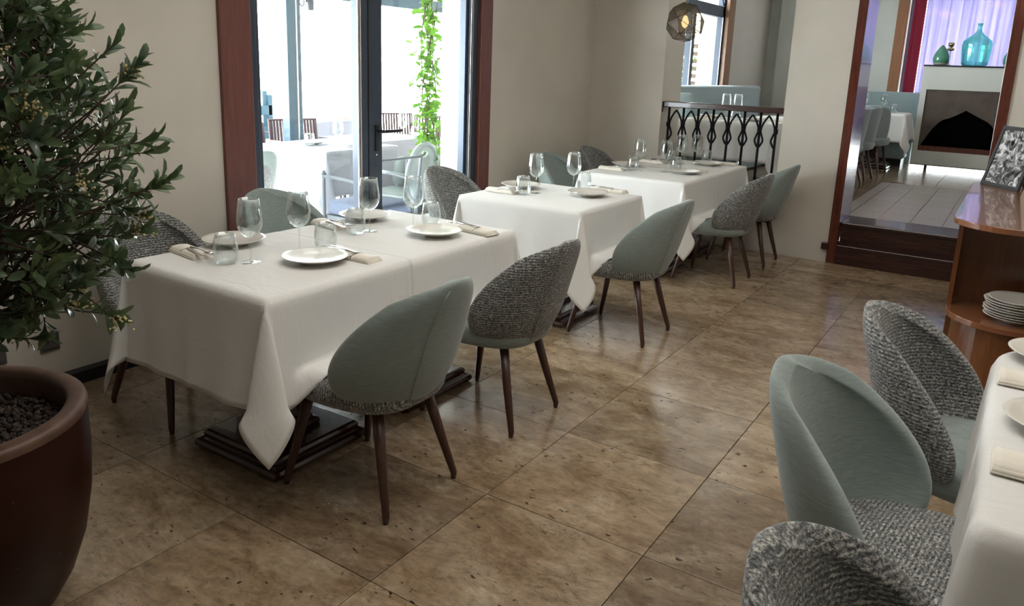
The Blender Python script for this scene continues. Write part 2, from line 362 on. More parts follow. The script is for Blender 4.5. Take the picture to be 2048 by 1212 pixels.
struct('wall_right', MB().box(4.6, 4.75, -3.3, 11.4, -.05, CH), 'wall', 'cream wall at the right of both rooms', 'wall')
struct('wall_near', MB().box(-1.6, 4.75, -3.3, -3.15, -.05, CH), 'wall', 'cream wall behind the camera', 'wall')
struct('ceiling', MB().box(-1.9, 4.75, -3.3, 11.5, CH, CH+.12), 'ceiling', 'pale ceiling over both rooms', 'ceiling')
struct('baseboard_left', MB().box(-1.5, -1.445, -3.15, 1.12, 0, .058).box(-1.5, -1.445, 3.56, 5.25, 0, .058), 'baseboard', 'low black baseboard along the window wall', 'baseboard')
# window trims
t1 = struct('trim_1', MB().box(-1.52, -1.478, 1.115, 1.31, 0, DZ+.1, .004).box(-1.52, -1.478, 3.41, 3.555, 0, DZ+.1, .004).box(-1.52, -1.478, 1.31, 3.41, DZ, DZ+.1, .004), 'trim', 'red brown wooden surround of the terrace doors', 'trim')
# door
d = struct('door_1', MB().box(-1.60, -1.51, DY0, DY0+.055, 0, DZ, .003).box(-1.60, -1.51, DY1-.10, DY1, 0, DZ, .003).box(-1.60, -1.51, DY0+.055, DY1-.10, DZ-.08, DZ, .003).box(-1.62, -1.51, DY0+.055, DY1-.10, -.005, .012), 'frame', 'slate grey framed glass terrace doors', 'door')
def leafdoor(y0, y1, ws, label):
    b = MB().box(-1.59, -1.53, y0, y0+ws[0], .014, DZ-.085, .003).box(-1.59, -1.53, y1-ws[1], y1, .014, DZ-.085, .003).box(-1.59, -1.53, y0+ws[0], y1-ws[1], .014, .13, .003).box(-1.59, -1.53, y0+ws[0], y1-ws[1], DZ-.17, DZ-.085, .003)
    l = b.build('door_leaf', 'frame', d); l['label'] = label
    p = MB().box(-1.564, -1.556, y0+ws[0]-.005, y1-ws[1]+.005, .125, DZ-.165).build('pane', 'pane', l); return l
l1 = leafdoor(DY0+.055, 2.245, (.035, .085), 'left glass door leaf')
l2 = leafdoor(2.25, DY1-.10, (.125, .03), 'right glass door leaf with black handle')
MB().box(-1.5295, -1.522, 2.148, 2.160, .05, DZ-.1).box(-1.5295, -1.522, 2.172, 2.178, .05, DZ-.1).build('edge_strip', 'gasket', l1)
MB().box(-1.5295, -1.526, 2.245, 2.252, .05, DZ-.1).build('seal', 'black', l1)
MB().box(-1.53, -1.52, 2.305, 2.345, .93, 1.10, .003).tube([(-1.52, 2.325, 1.06), (-1.475, 2.325, 1.06), (-1.468, 2.34, 1.06), (-1.468, 2.50, 1.06)], .011, 10).build('handle', 'black', l2, True)
MB().lathe([(.012, 0), (.012, .004)], 12).build('keyhole', 'steel', l2, True, (-1.53, 2.325, .90), (0, PI/2, 0))
for yy in (3.315, 3.332):
    MB().box(-1.5085, -1.505, yy, yy+.008, .02, DZ-.1).build('edge_strip', 'gasket', d)
# upper window (window_2)
w2 = struct('window_2', MB().box(-1.62, -1.54, 6.0, 9.10, 2.24, 2.38).box(-1.62, -1.54, 6.0, 6.06, .9, 2.9).box(-1.62, -1.54, 9.02, 9.10, .9, 2.9).box(-1.62, -1.54, 6.06, 9.02, .9, .96).box(-1.62, -1.54, 6.06, 9.02, 2.84, 2.9).box(-1.62, -1.54, 7.92, 8.03, .96, 2.24).box(-1.60, -1.56, 6.9, 6.95, .96, 2.24), 'frame', 'dark framed window of the upper room', 'window')
MB().box(-1.585, -1.578, 6.05, 9.03, .95, 2.25).box(-1.585, -1.578, 6.05, 9.03, 2.37, 2.85).build('pane', 'pane', w2)
MB().box(-1.535, -1.528, 7.895, 7.912, .96, 2.24).box(-1.535, -1.528, 8.985, 9.0, .96, 2.24).build('edge_strip', 'gasket', w2)
MB().tube([(-1.53, 8.55, 2.84), (-1.53, 8.98, 2.39)], .01, 6).build('opener_bar', 'black', w2)
struct('trim_2', MB().box(-1.52, -1.475, 9.06, 9.31, .9, 3.0, .004), 'trim2', 'warm brown surround of the upper window', 'trim')
# back window (window_3)
w3 = struct('window_3', MB().box(.45, .52, 11.12, 11.2, .36, 2.95).box(2.9, 3.0, 11.12, 11.2, .36, 2.95).box(1.72, 1.75, 11.12, 11.2, .36, 2.95).box(.52, 2.9, 11.12, 11.2, 2.88, 2.95), 'frame', 'back window behind the sheer curtain', 'window')
MB().box(.5, 2.95, 11.155, 11.16, .36, 2.9).build('pane', 'pane', w3)
struct('trim_3', MB().box(.29, .425, 11.07, 11.115, UZ, 3.0, .003), 'trim2', 'brown surround of the back window', 'trim')
struct('trim_4', MB().box(.431, .446, 11.075, 11.1, UZ, 3.0), 'white', 'thin pale strip beside the red drape', 'trim')
# door lining
JT = 2.72
jb = MB().box(.815, .885, 5.235, 5.72, .0, JT, .004).box(1.85, 1.922, 5.235, 5.72, .0, JT, .004).box(.885, 1.85, 5.235, 5.72, 2.58, 2.65)
struct('trim_5', jb, 'jamb', 'polished dark red wooden lining of the doorway', 'trim')
struct('trim_6', MB().box(.772, .83, 5.20, 5.26, .115, .17, .004), 'stepwood', 'small dark wooden end block of the step', 'trim')
st = thing('wooden_steps', 'two dark polished wooden steps in the doorway to the raised room', 'steps', (1.37, 5.45, 0))
def lb(x0, x1, y0, y1, z0, z1, c=(1.37, 5.45, 0), bev=0): return MB().box(x0-c[0], x1-c[0], y0-c[1], y1-c[1], z0-c[2], z1-c[2], bev)
lb(.886, 1.849, 5.225, 5.245, 0, .135).build('riser', 'stepwood', st)
lb(.886, 1.849, 5.215, 5.42, .135, .165, bev=.006).build('tread', 'stepwood', st)
lb(.886, 1.849, 5.345, 5.365, .165, .31).build('riser', 'stepwood', st)
lb(.886, 1.849, 5.315, 5.715, .31, UZ, bev=.008).build('tread', 'stepwood', st)
# balustrade
bl = thing('balustrade', 'black cast iron balustrade with arches under a dark wooden rail', 'balustrade', (-.21, 5.34, .26))
def L(b): b.v = [(x+.21, y-5.34, z-.26) for x, y, z in b.v]; return b
L(MB().box(-.775, .334, 5.29, 5.39, 1.195, 1.245, .006)).build('handrail', 'stepwood', bl)
L(MB().box(-.758, .334, 5.26, 5.705, .262, .345, .004)).build('bottom_rail', 'stepwood', bl)
L(MB().box(-.775, -.755, 5.27, 5.29, 1.15, 1.245)).build('rail_bracket', 'black', bl)
NB = 8; bx = [-.715+i*.140 for i in range(NB)]
for i, x in enumerate(bx):
    b = MB(); Y = 5.34; b.tube([(x, Y, .345), (x, Y, 1.195)], .0115, 8)
    sides = ([1] if i == 0 else [-1] if i == NB-1 else [-1, 1])
    for s_ in sides:
        p = [(x+s_*.009, Y, .90)]
        p += [(x+s_*dx, Y, z) for dx, z in ((.018, .915), (.033, .945), (.034, .965), (.022, 1.0), (.011, 1.03), (.014, 1.07), (.03, 1.11), (.05, 1.145), (.066, 1.165), (.0705, 1.17))]
        b.tube(p, .0095, 6)
    b.tube([(x, Y, 1.02), (x, Y, 1.06)], .020, 6)
    L(b).build('baluster', 'iron', bl, True)
# wall sockets
def socket(y, z, label):
    t = thing('wall_socket', label, 'socket', (-1.5, y, z), 0, None)
    MB().box(0, .012, -.042, .042, -.042, .042, .003).build('cover_plate', 'socket', t)
    q = MB().box(.012, .016, -.03, .03, -.03, .03, .002).build('insert', 'socket', t)
    for yy in (-.011, .011): MB().lathe([(.0045, 0), (.0045, .002)], 10).build('pin_hole', 'black', q, False, (.0155, yy, .004), (0, PI/2, 0))
socket(.148, .222, 'dark grey wall socket under the shrub, nearer the tables')
socket(-.075, .218, 'dark grey wall socket just above the planter rim at the frame edge')
# ------------------------------------------------------------------ chairs
def lerp(tab, t):
    for (a, va), (b, vb) in zip(tab, tab[1:]):
        if t <= b:
            k = (t-a)/(b-a); return va+(vb-va)*k
    return tab[-1][1]
def smooth_tab(tab, t):   # catmull-rom
    n = len(tab)
    for i in range(n-1):
        if t <= tab[i+1][0] or i == n-2:
            x0, p1 = tab[i]; x1, p2 = tab[i+1]; p0 = tab[max(i-1, 0)][1]; p3 = tab[min(i+2, n-1)][1]; k = (t-x0)/(x1-x0)
            k = min(max(k, 0), 1)
            return .5*(2*p1+(p2-p0)*k+(2*p0-5*p1+4*p2-p3)*k*k+(3*p1-p0-3*p2+p3)*k**3)
# chair-local: facing +x, origin on the floor under the seat centre; back is at -x
ZL = [(0, .362), (.08, .375), (.2, .42), (.35, .49), (.5, .57), (.65, .655), (.8, .74), (.92, .81), (1, .842)]
XF = [(0, -.20), (.08, -.12), (.2, -.06), (.35, -.04), (.5, -.062), (.65, -.125), (.8, -.22), (.92, -.325), (1, -.388)]  # front end of wrap
XR = [(0, -.215), (.08, -.235), (.2, -.262), (.35, -.295), (.5, -.322), (.65, -.345), (.8, -.37), (.92, -.39), (1, -.398)]
WW = [(0, .03), (.08, .135), (.2, .215), (.35, .255), (.5, .262), (.65, .245), (.8, .205), (.92, .135), (1, .03)]
def shell_pt(p, Q):
    t = (Q+1)/2; z, xf, xr, wd = (smooth_tab(T, t) for T in (ZL, XF, XR, WW))
    if abs(Q) > .96: wd *= math.sqrt(max(0, (1-abs(Q))/.04))
    a = p*PI/2; ca = max(0, math.cos(a))**.8; sa = math.copysign(abs(math.sin(a))**.9, math.sin(a))
    return Vector((xf+.015-(xf+.015-xr)*ca, wd*1.06*sa, z))
def shell_bm():
    N = 17; vs = []
    for i in range(N):
        for j in range(N):
            x, y = -1+2*j/(N-1), -1+2*i/(N-1)
            P_ = x*math.sqrt(max(0, 1-y*y/2)); Q = y*math.sqrt(max(0, 1-x*x/2))
            c = math.sqrt(max(1e-9, 1-Q*Q)); vs.append(shell_pt(max(-1, min(1, P_/c if c > 1e-4 else 0)), Q))
    fs = [(i*N+j, i*N+j+1, (i+1)*N+j+1, (i+1)*N+j) for i in range(N-1) for j in range(N-1)]
    bm = bmesh.new(); vv = [bm.verts.new(v) for v in vs]
    for f in fs: bm.faces.new([vv[i] for i in f])
    for k_ in range(2): bmesh.ops.smooth_vert(bm, verts=bm.verts[:], factor=.5, use_axis_x=True, use_axis_y=True, use_axis_z=True)
    b = MB().add([v.co.copy()+Vector((0, 0, (v.co.z-.6)*.02)) for v in vv], fs); bm.free(); return b
def seat_mb():
    b = MB(); N = 40; prof = [(0, .365), (.80, .362), (.93, .372), (.985, .395), (1.0, .42), (.985, .445), (.93, .462), (.8, .468), (.5, .474), (0, .477)]
    vs = []; fs = []
    for r, z in prof:
        for k in range(N):
            a = 2*PI*k/N; c, s_ = math.cos(a), math.sin(a)
            e = .62; x = math.copysign(abs(c)**e, c); y = math.copysign(abs(s_)**e, s_)
            wy = .238 if x > 0 else .238-.03*abs(x)
            vs.append((.0+r*x*.25-.0, r*y*wy, z-.012*max(0, x)*r*.5))
    for i in range(len(prof)-1):
        for k in range(N): k2 = (k+1) % N; fs.append((i*N+k, i*N+k2, (i+1)*N+k2, (i+1)*N+k))
    return b.add(vs, fs)
_sb = shell_bm()
SEAT = {}; SHELL = {}
for m_ in ('tweed', 'sage', 'greyfelt'):
    me_ = bpy.data.meshes.new('backrest'); me_.from_pydata(_sb.v, [], _sb.f); me_.materials.append(M[m_]); me_.polygons.foreach_set('use_smooth', [True]*len(me_.polygons))
    if me_.polygons[8*16+8].normal.x > 0: me_.flip_normals()
    SHELL[m_] = me_
for m_ in ('tweedseat', 'sage', 'greyfelt'): SEAT[m_] = seat_mb().mesh('seat', m_, True)
LEG = []
for (tx, ty, fx, fy) in ((.15, .15, .222, .208), (.15, -.15, .222, -.208), (-.145, .125, -.238, .185), (-.145, -.125, -.238, -.185)):
    LEG.append(MB().tube([(tx, ty, .37), (tx+(fx-tx)*.5, ty+(fy-ty)*.5, .19), (fx, fy, .022), (fx+.001, fy, .0)], [.0215, .0175, .0125, .009], 10).mesh('leg', 'leg', True))
col14 = [shell_pt(.20, -.82+1.66*i/14) for i in range(15)]
SEAM = {m_: MB().tube([p+Vector((-.001, .0015, 0)) for p in col14], .0022, 5).mesh('seam', m_, True) for m_ in ('tweed', 'sage')}
def chair(back, seat, label, loc, rz, group=None, name='dining_chair'):
    t = thing(name, label, 'chair', loc, rz, group)
    s = obj('seat', SEAT[seat], t); bk = obj('backrest', SHELL[back], t); sm = bk.modifiers.new('thick', 'SOLIDIFY'); sm.thickness = .048; sm.offset = -1; subsurf(bk, 2)
    if back != seat and not (back == 'tweed' and seat == 'tweedseat'):
        bk['label'] = {'tweed': 'woven grey tweed backrest', 'sage': 'plain sage felt backrest', 'greyfelt': 'plain grey backrest'}[back]
        s['label'] = {'tweedseat': 'grey tweed seat', 'sage': 'plain sage seat', 'greyfelt': 'grey seat'}[seat]
    if back in SEAM: obj('seam', SEAM[back], bk)
    for l in LEG: obj('leg', l, t)
    return t
GR = 'shell dining chairs along the window tables'
P = PI
chair('sage', 'tweedseat', 'sage green shell chair with tweed seat at the near corner of the closest table', (.212, .43, 0), P, GR)
chair('tweed', 'sage', 'grey tweed shell chair with sage seat, second along the aisle side', (.205, 1.20, 0), P, GR)
chair('sage', 'tweedseat', 'sage green shell chair with tweed seat standing alone at the middle table, aisle side', (.20, 2.54, 0), P, GR)
chair('tweed', 'sage', 'grey tweed shell chair with sage seat at the farthest table, aisle side, nearer the camera', (.222, 4.09, 0), P, GR)
chair('sage', 'tweedseat', 'sage green shell chair farthest along the aisle, before the cream pillar', (.222, 4.85, 0), P, GR)
chair('tweed', 'sage', 'grey tweed shell chair on the window side, partly behind the shrub', (-.90, .41, 0), 0, GR)
chair('sage', 'tweedseat', 'sage green shell chair on the window side in front of the left door leaf', (-.91, 1.17, 0), 0, GR)
chair('tweed', 'sage', 'grey tweed shell chair on the window side in front of the right door jamb', (-.90, 2.60, 0), 0, GR)
chair('sage', 'tweedseat', 'sage green shell chair against the far cream wall, left of the two there', (-.92, 4.05, 0), 0, GR)
chair('tweed', 'sage', 'grey tweed shell chair against the far cream wall, right of the two there', (-.90, 4.75, 0), 0, GR)
GR2 = 'shell chairs at the rounded table on the right'
chair('tweed', 'sage', 'grey tweed shell chair with sage seat at the right table, farthest of three', (2.085, 1.03, 0), math.radians(-6), GR2)
chair('sage', 'tweedseat', 'sage green shell chair with tweed seat at the right table, middle of three', (1.99, .35, 0), math.radians(-7), GR2)
chair('tweed', 'sage', 'grey tweed shell chair cut off by the bottom frame edge, nearest of three', (2.165, -.42, 0), math.radians(-4), GR2)
# ------------------------------------------------------------------ tables
def table(x0, x1, y0, y1, label, z=.745, zf=0, cx=None, group=None, base=True):
    cx = (x0+x1)/2 if cx is None else cx; cy = (y0+y1)/2
    t = thing('pedestal_table', label, 'table', (cx, cy, zf), 0, group)
    MB().box(x0-cx+.01, x1-cx-.01, y0-cy+.01, y1-cy-.01, z-zf-.035, z-zf, .003).build('tabletop', 'base', t)
    def sq(prof):
        vs = []; fs = []; n = len(prof)
        for r, zz in prof:
            for sx, sy in ((1, 1), (-1, 1), (-1, -1), (1, -1)): vs.append((sx*r, sy*r, zz))
        for i in range(n-1):
            for k in range(4): fs.append((i*4+k, i*4+(k+1) % 4, i*4+4+(k+1) % 4, i*4+4+k))
        fs.append((3, 2, 1, 0)); fs.append(tuple(range((n-1)*4, n*4))); return MB().add(vs, fs)
    sq([(.222, 0), (.235, .008), (.238, .022), (.232, .034), (.222, .038), (.214, .034), (.206, .04)]).build('base_plinth', 'base', t)
    sq([(.204, .038), (.21, .046), (.212, .06), (.206, .07), (.196, .074)]).build('base_moulding', 'base', t)
    sq([(.10, .072), (.105, .085), (.10, .1), (.085, .105), (.08, .12)]).build('collar', 'base', t)
    sq([(.066, .12), (.05, .35), (.058, z-zf-.08), (.11, z-zf-.035)]).build('column', 'base', t)
    return t
X0, X1 = -.70, .085
table(X0, X1, .08, .777, 'near pedestal table with stepped dark mahogany base, closest to the shrub', cx=-.275)
table(X0, X1, .78, 1.535, 'second pedestal table joined behind the closest one', cx=-.275)
table(-.735, .095, 2.19, 2.97, 'pedestal table standing alone in the middle of the row', cx=-.31)
table(-.73, .10, 3.69, 4.42, 'near half of the farthest joined pedestal tables', cx=-.31)
table(-.73, .10, 4.43, 5.13, 'far half of the farthest joined pedestal tables', cx=-.31)
def cloth(x0, x1, y0, y1, z, H, label, seats=(), seed=1, step=.02, mname='cloth', flare=.07, creases=True, amp=1.0, group='white tablecloths on the row of tables', zmin=-1):
    """H = overhang (left, right, near, far)"""
    rnd = random.Random(seed); ph = [rnd.uniform(0, 6.28) for _ in range(12)]
    def axis(a, b, h0, h1):
        L_ = []; 
        if h0 > 0: n = max(2, int(h0/step)); L_ += [a-h0+h0*i/n for i in range(n)]
        n = int((b-a)/step); L_ += [a+(b-a)*i/n for i in range(n+1)]
        if h1 > 0: n = max(2, int(h1/step)); L_ += [b+h1*(i+1)/n for i in range(n)]
        return L_
    U = axis(x0, x1, H[0], H[1]); V = axis(y0, y1, H[2], H[3]); vs = []
    def wave(s, d, k):
        A = .006*amp*(d/.36)**1.2
        return A*(math.sin(s*9+ph[k])+.7*math.sin(s*17+ph[k+1])+.5*math.sin(s*31+ph[k+2]))
    for v in V:
        for u in U:
            sx = -1 if u < x0 else 1 if u > x1 else 0; sy = -1 if v < y0 else 1 if v > y1 else 0
            du = (x0-u) if sx < 0 else (u-x1) if sx > 0 else 0; dv = (y0-v) if sy < 0 else (v-y1) if sy > 0 else 0
            cx_ = min(max(u, x0), x1); cy_ = min(max(v, y0), y1)
            if du == 0 and dv == 0:
                x, y, zz = u, v, z
                if creases:
                    for q_ in (.25, .5, .75): zz += .0026*max(0, 1-abs((u-(x0+(x1-x0)*q_))/.011))+.0026*max(0, 1-abs((v-(y0+(y1-y0)*q_))/.011))*(q_ == .5)
                zz -= .004*max(0, 1-min(u-x0 if H[0] else 9, x1-u if H[1] else 9, v-y0 if H[2] else 9, y1-v if H[3] else 9)/.02)**2
            elif dv == 0 or du == 0:
                dd = du+dv; s_ = v if du else u; edge = min((s_-(y0 if du else x0)), ((y1 if du else x1)-s_)); fade = min(1, max(0, edge/.12))
                o_ = .006+flare*dd*(.6+.4*dd/.36)+wave(s_, dd, 0 if du else 4)*fade+.0
                
                a_, b_ = (y0, y1) if du else (x0, x1)
                for q_, am in ((.5, .008), (.25, .006 if seed in (3, 4) else 0), (.75, .006 if seed in (3, 4) else 0)): o_ += am*(dd/.36)*max(0, 1-abs((s_-(a_+(b_-a_)*q_))/.018))
                drop = math.sqrt(max(0, dd*dd-(flare*dd)**2)); x = cx_+sx*o_; y = cy_+sy*o_; zz = z-.004-drop
            else:
                rr = math.hypot(du, dv); phi = math.atan2(dv, du); w_ = math.sin(2*phi); q_ = w_**.7
                tau = -q_*rr*math.sin(phi-PI/4)*(.42+.4*min(1, max(0, rr-.36)/.15))+.012*rr*math.sin(8*phi+ph[8])*w_; kd = .16*w_
                fx = (.006+flare*rr*.8)*math.cos(phi)**2; fy = (.006+flare*rr*.8)*math.sin(phi)**2
                o_ = kd*rr; x = cx_+sx*(fx+o_*.707)+sx*tau*.707; y = cy_+sy*(fy+o_*.707)-sy*tau*.707
                zz = z-.004-math.sqrt(max(0, rr*rr-o_*o_-tau*tau))*.99
            for (a0, a1, b0, b1, zs) in seats:
                m_ = min(x-a0, a1-x, y-b0, b1-y)
                if m_ > -.05 and zz < zs:
                    k_ = min(1, (m_+.05)/.07); ex = zs-zz
                    zt = zs-ex*.06+.004; zz = zz+(zt-zz)*k_
                    if sx: x += sx*min(ex, .2)*.75*k_
            zz = max(zz, zmin) if zmin > 0 else zz
            vs.append((x, y, zz))
    nu = len(U); fs = [(j*nu+i, j*nu+i+1, (j+1)*nu+i+1, (j+1)*nu+i) for j in range(len(V)-1) for i in range(nu-1)]
    o = MB().add(vs, fs).build('tablecloth', mname, None, True)
    md = o.modifiers.new('sol', 'SOLIDIFY'); md.thickness = .0016; md.offset = 1
    return tag(o, label, 'tablecloth', group)
zt = .748; h = .385
sR = [(-.02, .43, .43-.23, .43+.23, .482), (-.02, .43, 1.2-.23, 1.2+.23, .482)]
sL = [(-1.15, -.66, .18, .64, .482), (-1.15, -.66, .94, 1.40, .482)]
cloth(X0, X1, .08, .782, zt+.0012, (h, h, h, 0), 'white tablecloth over the near table, its corner drape hanging by the dark base', sR+sL, 1)
cloth(X0, X1, .779, 1.535, zt, (h, h, 0, h), 'white tablecloth over the second table, joined to the nearest one', sR+sL, 2)
s2 = [(-.02, .43, 2.31, 2.77, .482), (-1.15, -.66, 2.37, 2.83, .482)]
cloth(-.735, .095, 2.19, 2.97, zt, (h, h, h, h), 'white tablecloth with pressed creases on the lone middle table', s2, 3)
s3 = [(-.02, .45, 3.86, 4.32, .482), (-.02, .45, 4.62, 5.08, .482), (-1.15, -.66, 3.82, 4.28, .482), (-1.15, -.66, 4.52, 4.98, .482)]
cloth(-.73, .10, 3.69, 4.425, zt+.0012, (h, h, h, 0), 'white tablecloth with creases over the near half of the farthest tables', s3, 4)
cloth(-.73, .10, 4.422, 5.13, zt, (h, .30, 0, .08), 'white tablecloth over the far half of the farthest tables, by the balustrade', s3, 5)
# ------------------------------------------------------------------ tableware
def proto_wine():
    t = thing('wine_glass', None, 'wine glass'); 
    foot = MB().lathe([(.0001, .0005), (.036, .0005), (.0365, .0015), (.03, .003), (.012, .006), (.005, .010), (.0038, .014)], 28, cap=False).mesh('foot', 'glass', True)
    stem = MB().lathe([(.0038, .013), (.0033, .04), (.0035, .075), (.0055, .092), (.009, .098)], 12, cap=False).mesh('stem', 'glass', True)
    pr = [(.006, .097), (.02, .102), (.034, .115), (.044, .135), (.0475, .155), (.046, .18), (.042, .21), (.0375, .243)]
    bowl = MB().lathe(pr+[(.0375-.0008, .2435)]+[(max(r-.0014, .001), z+.0014) for r, z in reversed(pr)], 32, cap=False).mesh('bowl', 'glass', True)
    for n_, m_ in (('foot', foot), ('stem', stem), ('bowl', bowl)): obj(n_, m_, t)
    return t
_pt = [(.026, .001), (.034, .004), (.0415, .018), (.0455, .04), (.0455, .06), (.042, .085), (.0365, .110)]
TUM = MB().lathe([(.001, .0008)]+_pt+[(.0357, .1105)]+[(max(r-.0018, .002), z+.004) for r, z in reversed(_pt)]+[(.001, .006)], 32, cap=False).mesh('tumbler', 'glass', True)
_pl = [(.001, .002), (.05, .0), (.055, .002), (.058, .008), (.085, .014), (.11, .022), (.125, .0285), (.1262, .0295), (.125, .0305), (.108, .0255), (.083, .0185), (.05, .013), (.001, .012)]
PLATE = MB().lathe(_pl, 48, cap=False).mesh('plate', 'ceramic', True)
WG = proto_wine(); first = [True]
def wine(x, y, z, label, group='wine glasses on the laid tables'):
    if first[0]: first[0] = False; WG.location = (x, y, z); WG['label'] = label; WG['group'] = group; return WG
    return dup(WG, (x, y, z), random.uniform(0, 6), label, group)
def one(name, me, x, y, z, label, cat, group, rz=0): return tag(obj(name, me, None, (x, y, z), (0, 0, rz)), label, cat, group)
def plate(x, y, z, label, group='plates on the laid tables'): return one('plate', PLATE, x, y, z, label, 'plate', group)
def tumbler(x, y, z, label, group='water tumblers on the laid tables'): return one('tumbler', TUM, x, y, z, label, 'glass', group)
def nap_mesh():
    b = MB(); lay = []
    N = 14
    for k, (w0, hh, off) in enumerate(((.040, .007, 0), (.038, .014, .002), (.036, .020, .004))):
        vs = []; 
        for i in range(N+1):
            x = -.105+.21*i/N+(k*.002)
            zb = .0015*math.sin(i*.9+k)
            for (yy, zz) in ((-w0, 0.0005), (-w0-.003, hh*.5), (-w0+.004, hh), (0, hh+.002+zb), (w0-.004, hh-.001), (w0+.002, hh*.5), (w0, .0005)): vs.append((x, yy+off, zz))
        m = 7; fs = [(i*m+j, i*m+j+1, (i+1)*m+j+1, (i+1)*m+j) for i in range(N) for j in range(m-1)]
        fs += [tuple(range(m)), tuple(range(N*m+m-1, N*m-1, -1))]
        # shift every layer a little so the folds step
        vs = [(x-(.010*k if x > 0 else 0), y, z) for x, y, z in vs]; b.add(vs, fs)
    return b.mesh('napkin', 'napkin', True)
NAP = nap_mesh()
def fork_mesh():
    b = MB(); b.tube([(-.09, 0, .0), (-.02, 0, .003), (.03, 0, .001)], [.004, .0022, .003], 6)
    b.box(.028, .055, -.011, .011, -.0008, .0012)
    for y in (-.0095, -.0032, .0032, .0095): b.tube([(.053, y, .0), (.07, y, -.001), (.09, y, .003)], [.0015, .0013, .0008], 5)
    return b.mesh('fork', 'steel', True)
def knife_mesh():
    b = MB(); b.box(-.09, -.01, -.0055, .0055, -.0015, .0015, .001); b.prism([(-.01, -.006), (.06, -.009), (.078, -.003), (.084, .005), (-.01, .005)], -.0006, .0008); return b.mesh('knife', 'steel')
FORK, KNIFE = fork_mesh(), knife_mesh()
def setting(x, y, z, rz, where, cut=True):
    one('napkin', NAP, x, y, z, 'folded ivory napkin '+where, 'napkin', 'folded napkins on the laid tables', rz)
    if cut:
        c, s_ = math.cos(rz), math.sin(rz); 
        one('fork', FORK, x+c*.075-s_*.012, y+s_*.075+c*.012, z+.026, 'steel fork lying on the napkin '+where, 'fork', 'forks on napkins', rz+.05)
        one('knife', KNIFE, x+c*.075+s_*.016, y+s_*.075-c*.016, z+.025, 'steel knife lying on the napkin '+where, 'knife', 'knives on napkins', rz-.12)
T = .7505
plate(-.155, .515, T, 'white plate nearest the camera, aisle side of the near table')
plate(-.12, 1.195, T, 'white plate on the aisle side of the second table')
plate(-.62, .50, T, 'white plate on the window side of the near table, behind the stemmed glass')
plate(-.60, 1.245, T, 'white plate on the window side of the second table, before the door handle stile')
wine(-.33, .355, T, 'wine glass with the wooden trim of the door behind it, leftmost on the near table')
wine(-.34, .60, T, 'wine glass before the sage chair back, second from the left on the near table')
wine(-.395, 1.06, T, 'wine glass in front of the dark door stile, on the second table')
wine(-.288, 1.24, T, 'wine glass in front of the pale oval terrace chair, on the second table')
tumbler(-.385, .285, T, 'stemless tumbler at the left end of the near table, beside the napkin')
tumbler(-.27, .675, T, 'stemless tumbler behind the nearest plate')
tumbler(-.40, .975, T, 'stemless tumbler beside the plate before the door stile')
tumbler(-.262, 1.34, T, 'stemless tumbler rightmost on the second table')
setting(-.60, .285, T, math.radians(-8), 'at the shrub end of the near table')
setting(-.085, .655, T, P+.02, 'beside the nearest plate')
setting(-.02, 1.375, T, P-.12, 'at the right end of the second table')
setting(-.60, 1.015, T, math.radians(-10), 'on the window side of the second table')
plate(-.135, 2.695, T, 'white plate on the aisle side of the lone middle table')
plate(-.60, 2.66, T, 'white plate on the window side of the lone middle table')
wine(-.305, 2.81, T, 'right wine glass on the lone middle table')
wine(-.425, 2.55, T, 'left wine glass on the lone middle table')
tumbler(-.45, 2.45, T, 'left stemless tumbler on the lone middle table')
tumbler(-.275, 2.905, T, 'right stemless tumbler on the lone middle table')
setting(-.59, 2.43, T, 0, 'on the window side of the lone middle table')
setting(-.10, 2.94, T, P, 'on the aisle side of the lone middle table')
plate(-.09, 4.19, T, 'white plate on the aisle side of the farthest tables, nearer one')
plate(-.14, 4.88, T, 'white plate on the aisle side of the farthest tables, by the balustrade')
plate(-.60, 4.25, T, 'white plate on the window side of the farthest tables, nearer one')
plate(-.56, 4.94, T, 'white plate on the window side of the farthest tables, by the wall corner')
wine(-.24, 4.17, T, 'wine glass on the farthest tables, second from the left')
wine(-.425, 4.09, T, 'wine glass leftmost on the farthest tables, against the cream wall')
wine(-.36, 4.80, T, 'wine glass third from the left on the farthest tables, before the balustrade')
wine(-.27, 4.92, T, 'wine glass rightmost on the farthest tables, before the balustrade')
tumbler(-.46, 4.05, T, 'leftmost stemless tumbler on the farthest tables')
tumbler(-.19, 4.26, T, 'stemless tumbler behind the nearer aisle plate on the farthest tables')
tumbler(-.42, 4.72, T, 'stemless tumbler between the wine glasses on the farthest tables')
tumbler(-.20, 4.99, T, 'rightmost stemless tumbler on the farthest tables')
setting(-.60, 3.98, T, 0, 'leftmost on the farthest tables')
setting(-.08, 4.37, T, P, 'right of the nearer aisle plate on the farthest tables', False)
setting(-.56, 4.68, T, 0, 'on the far window side of the farthest tables')
setting(-.06, 5.06, T, P, 'at the far right corner of the farthest tables', False)
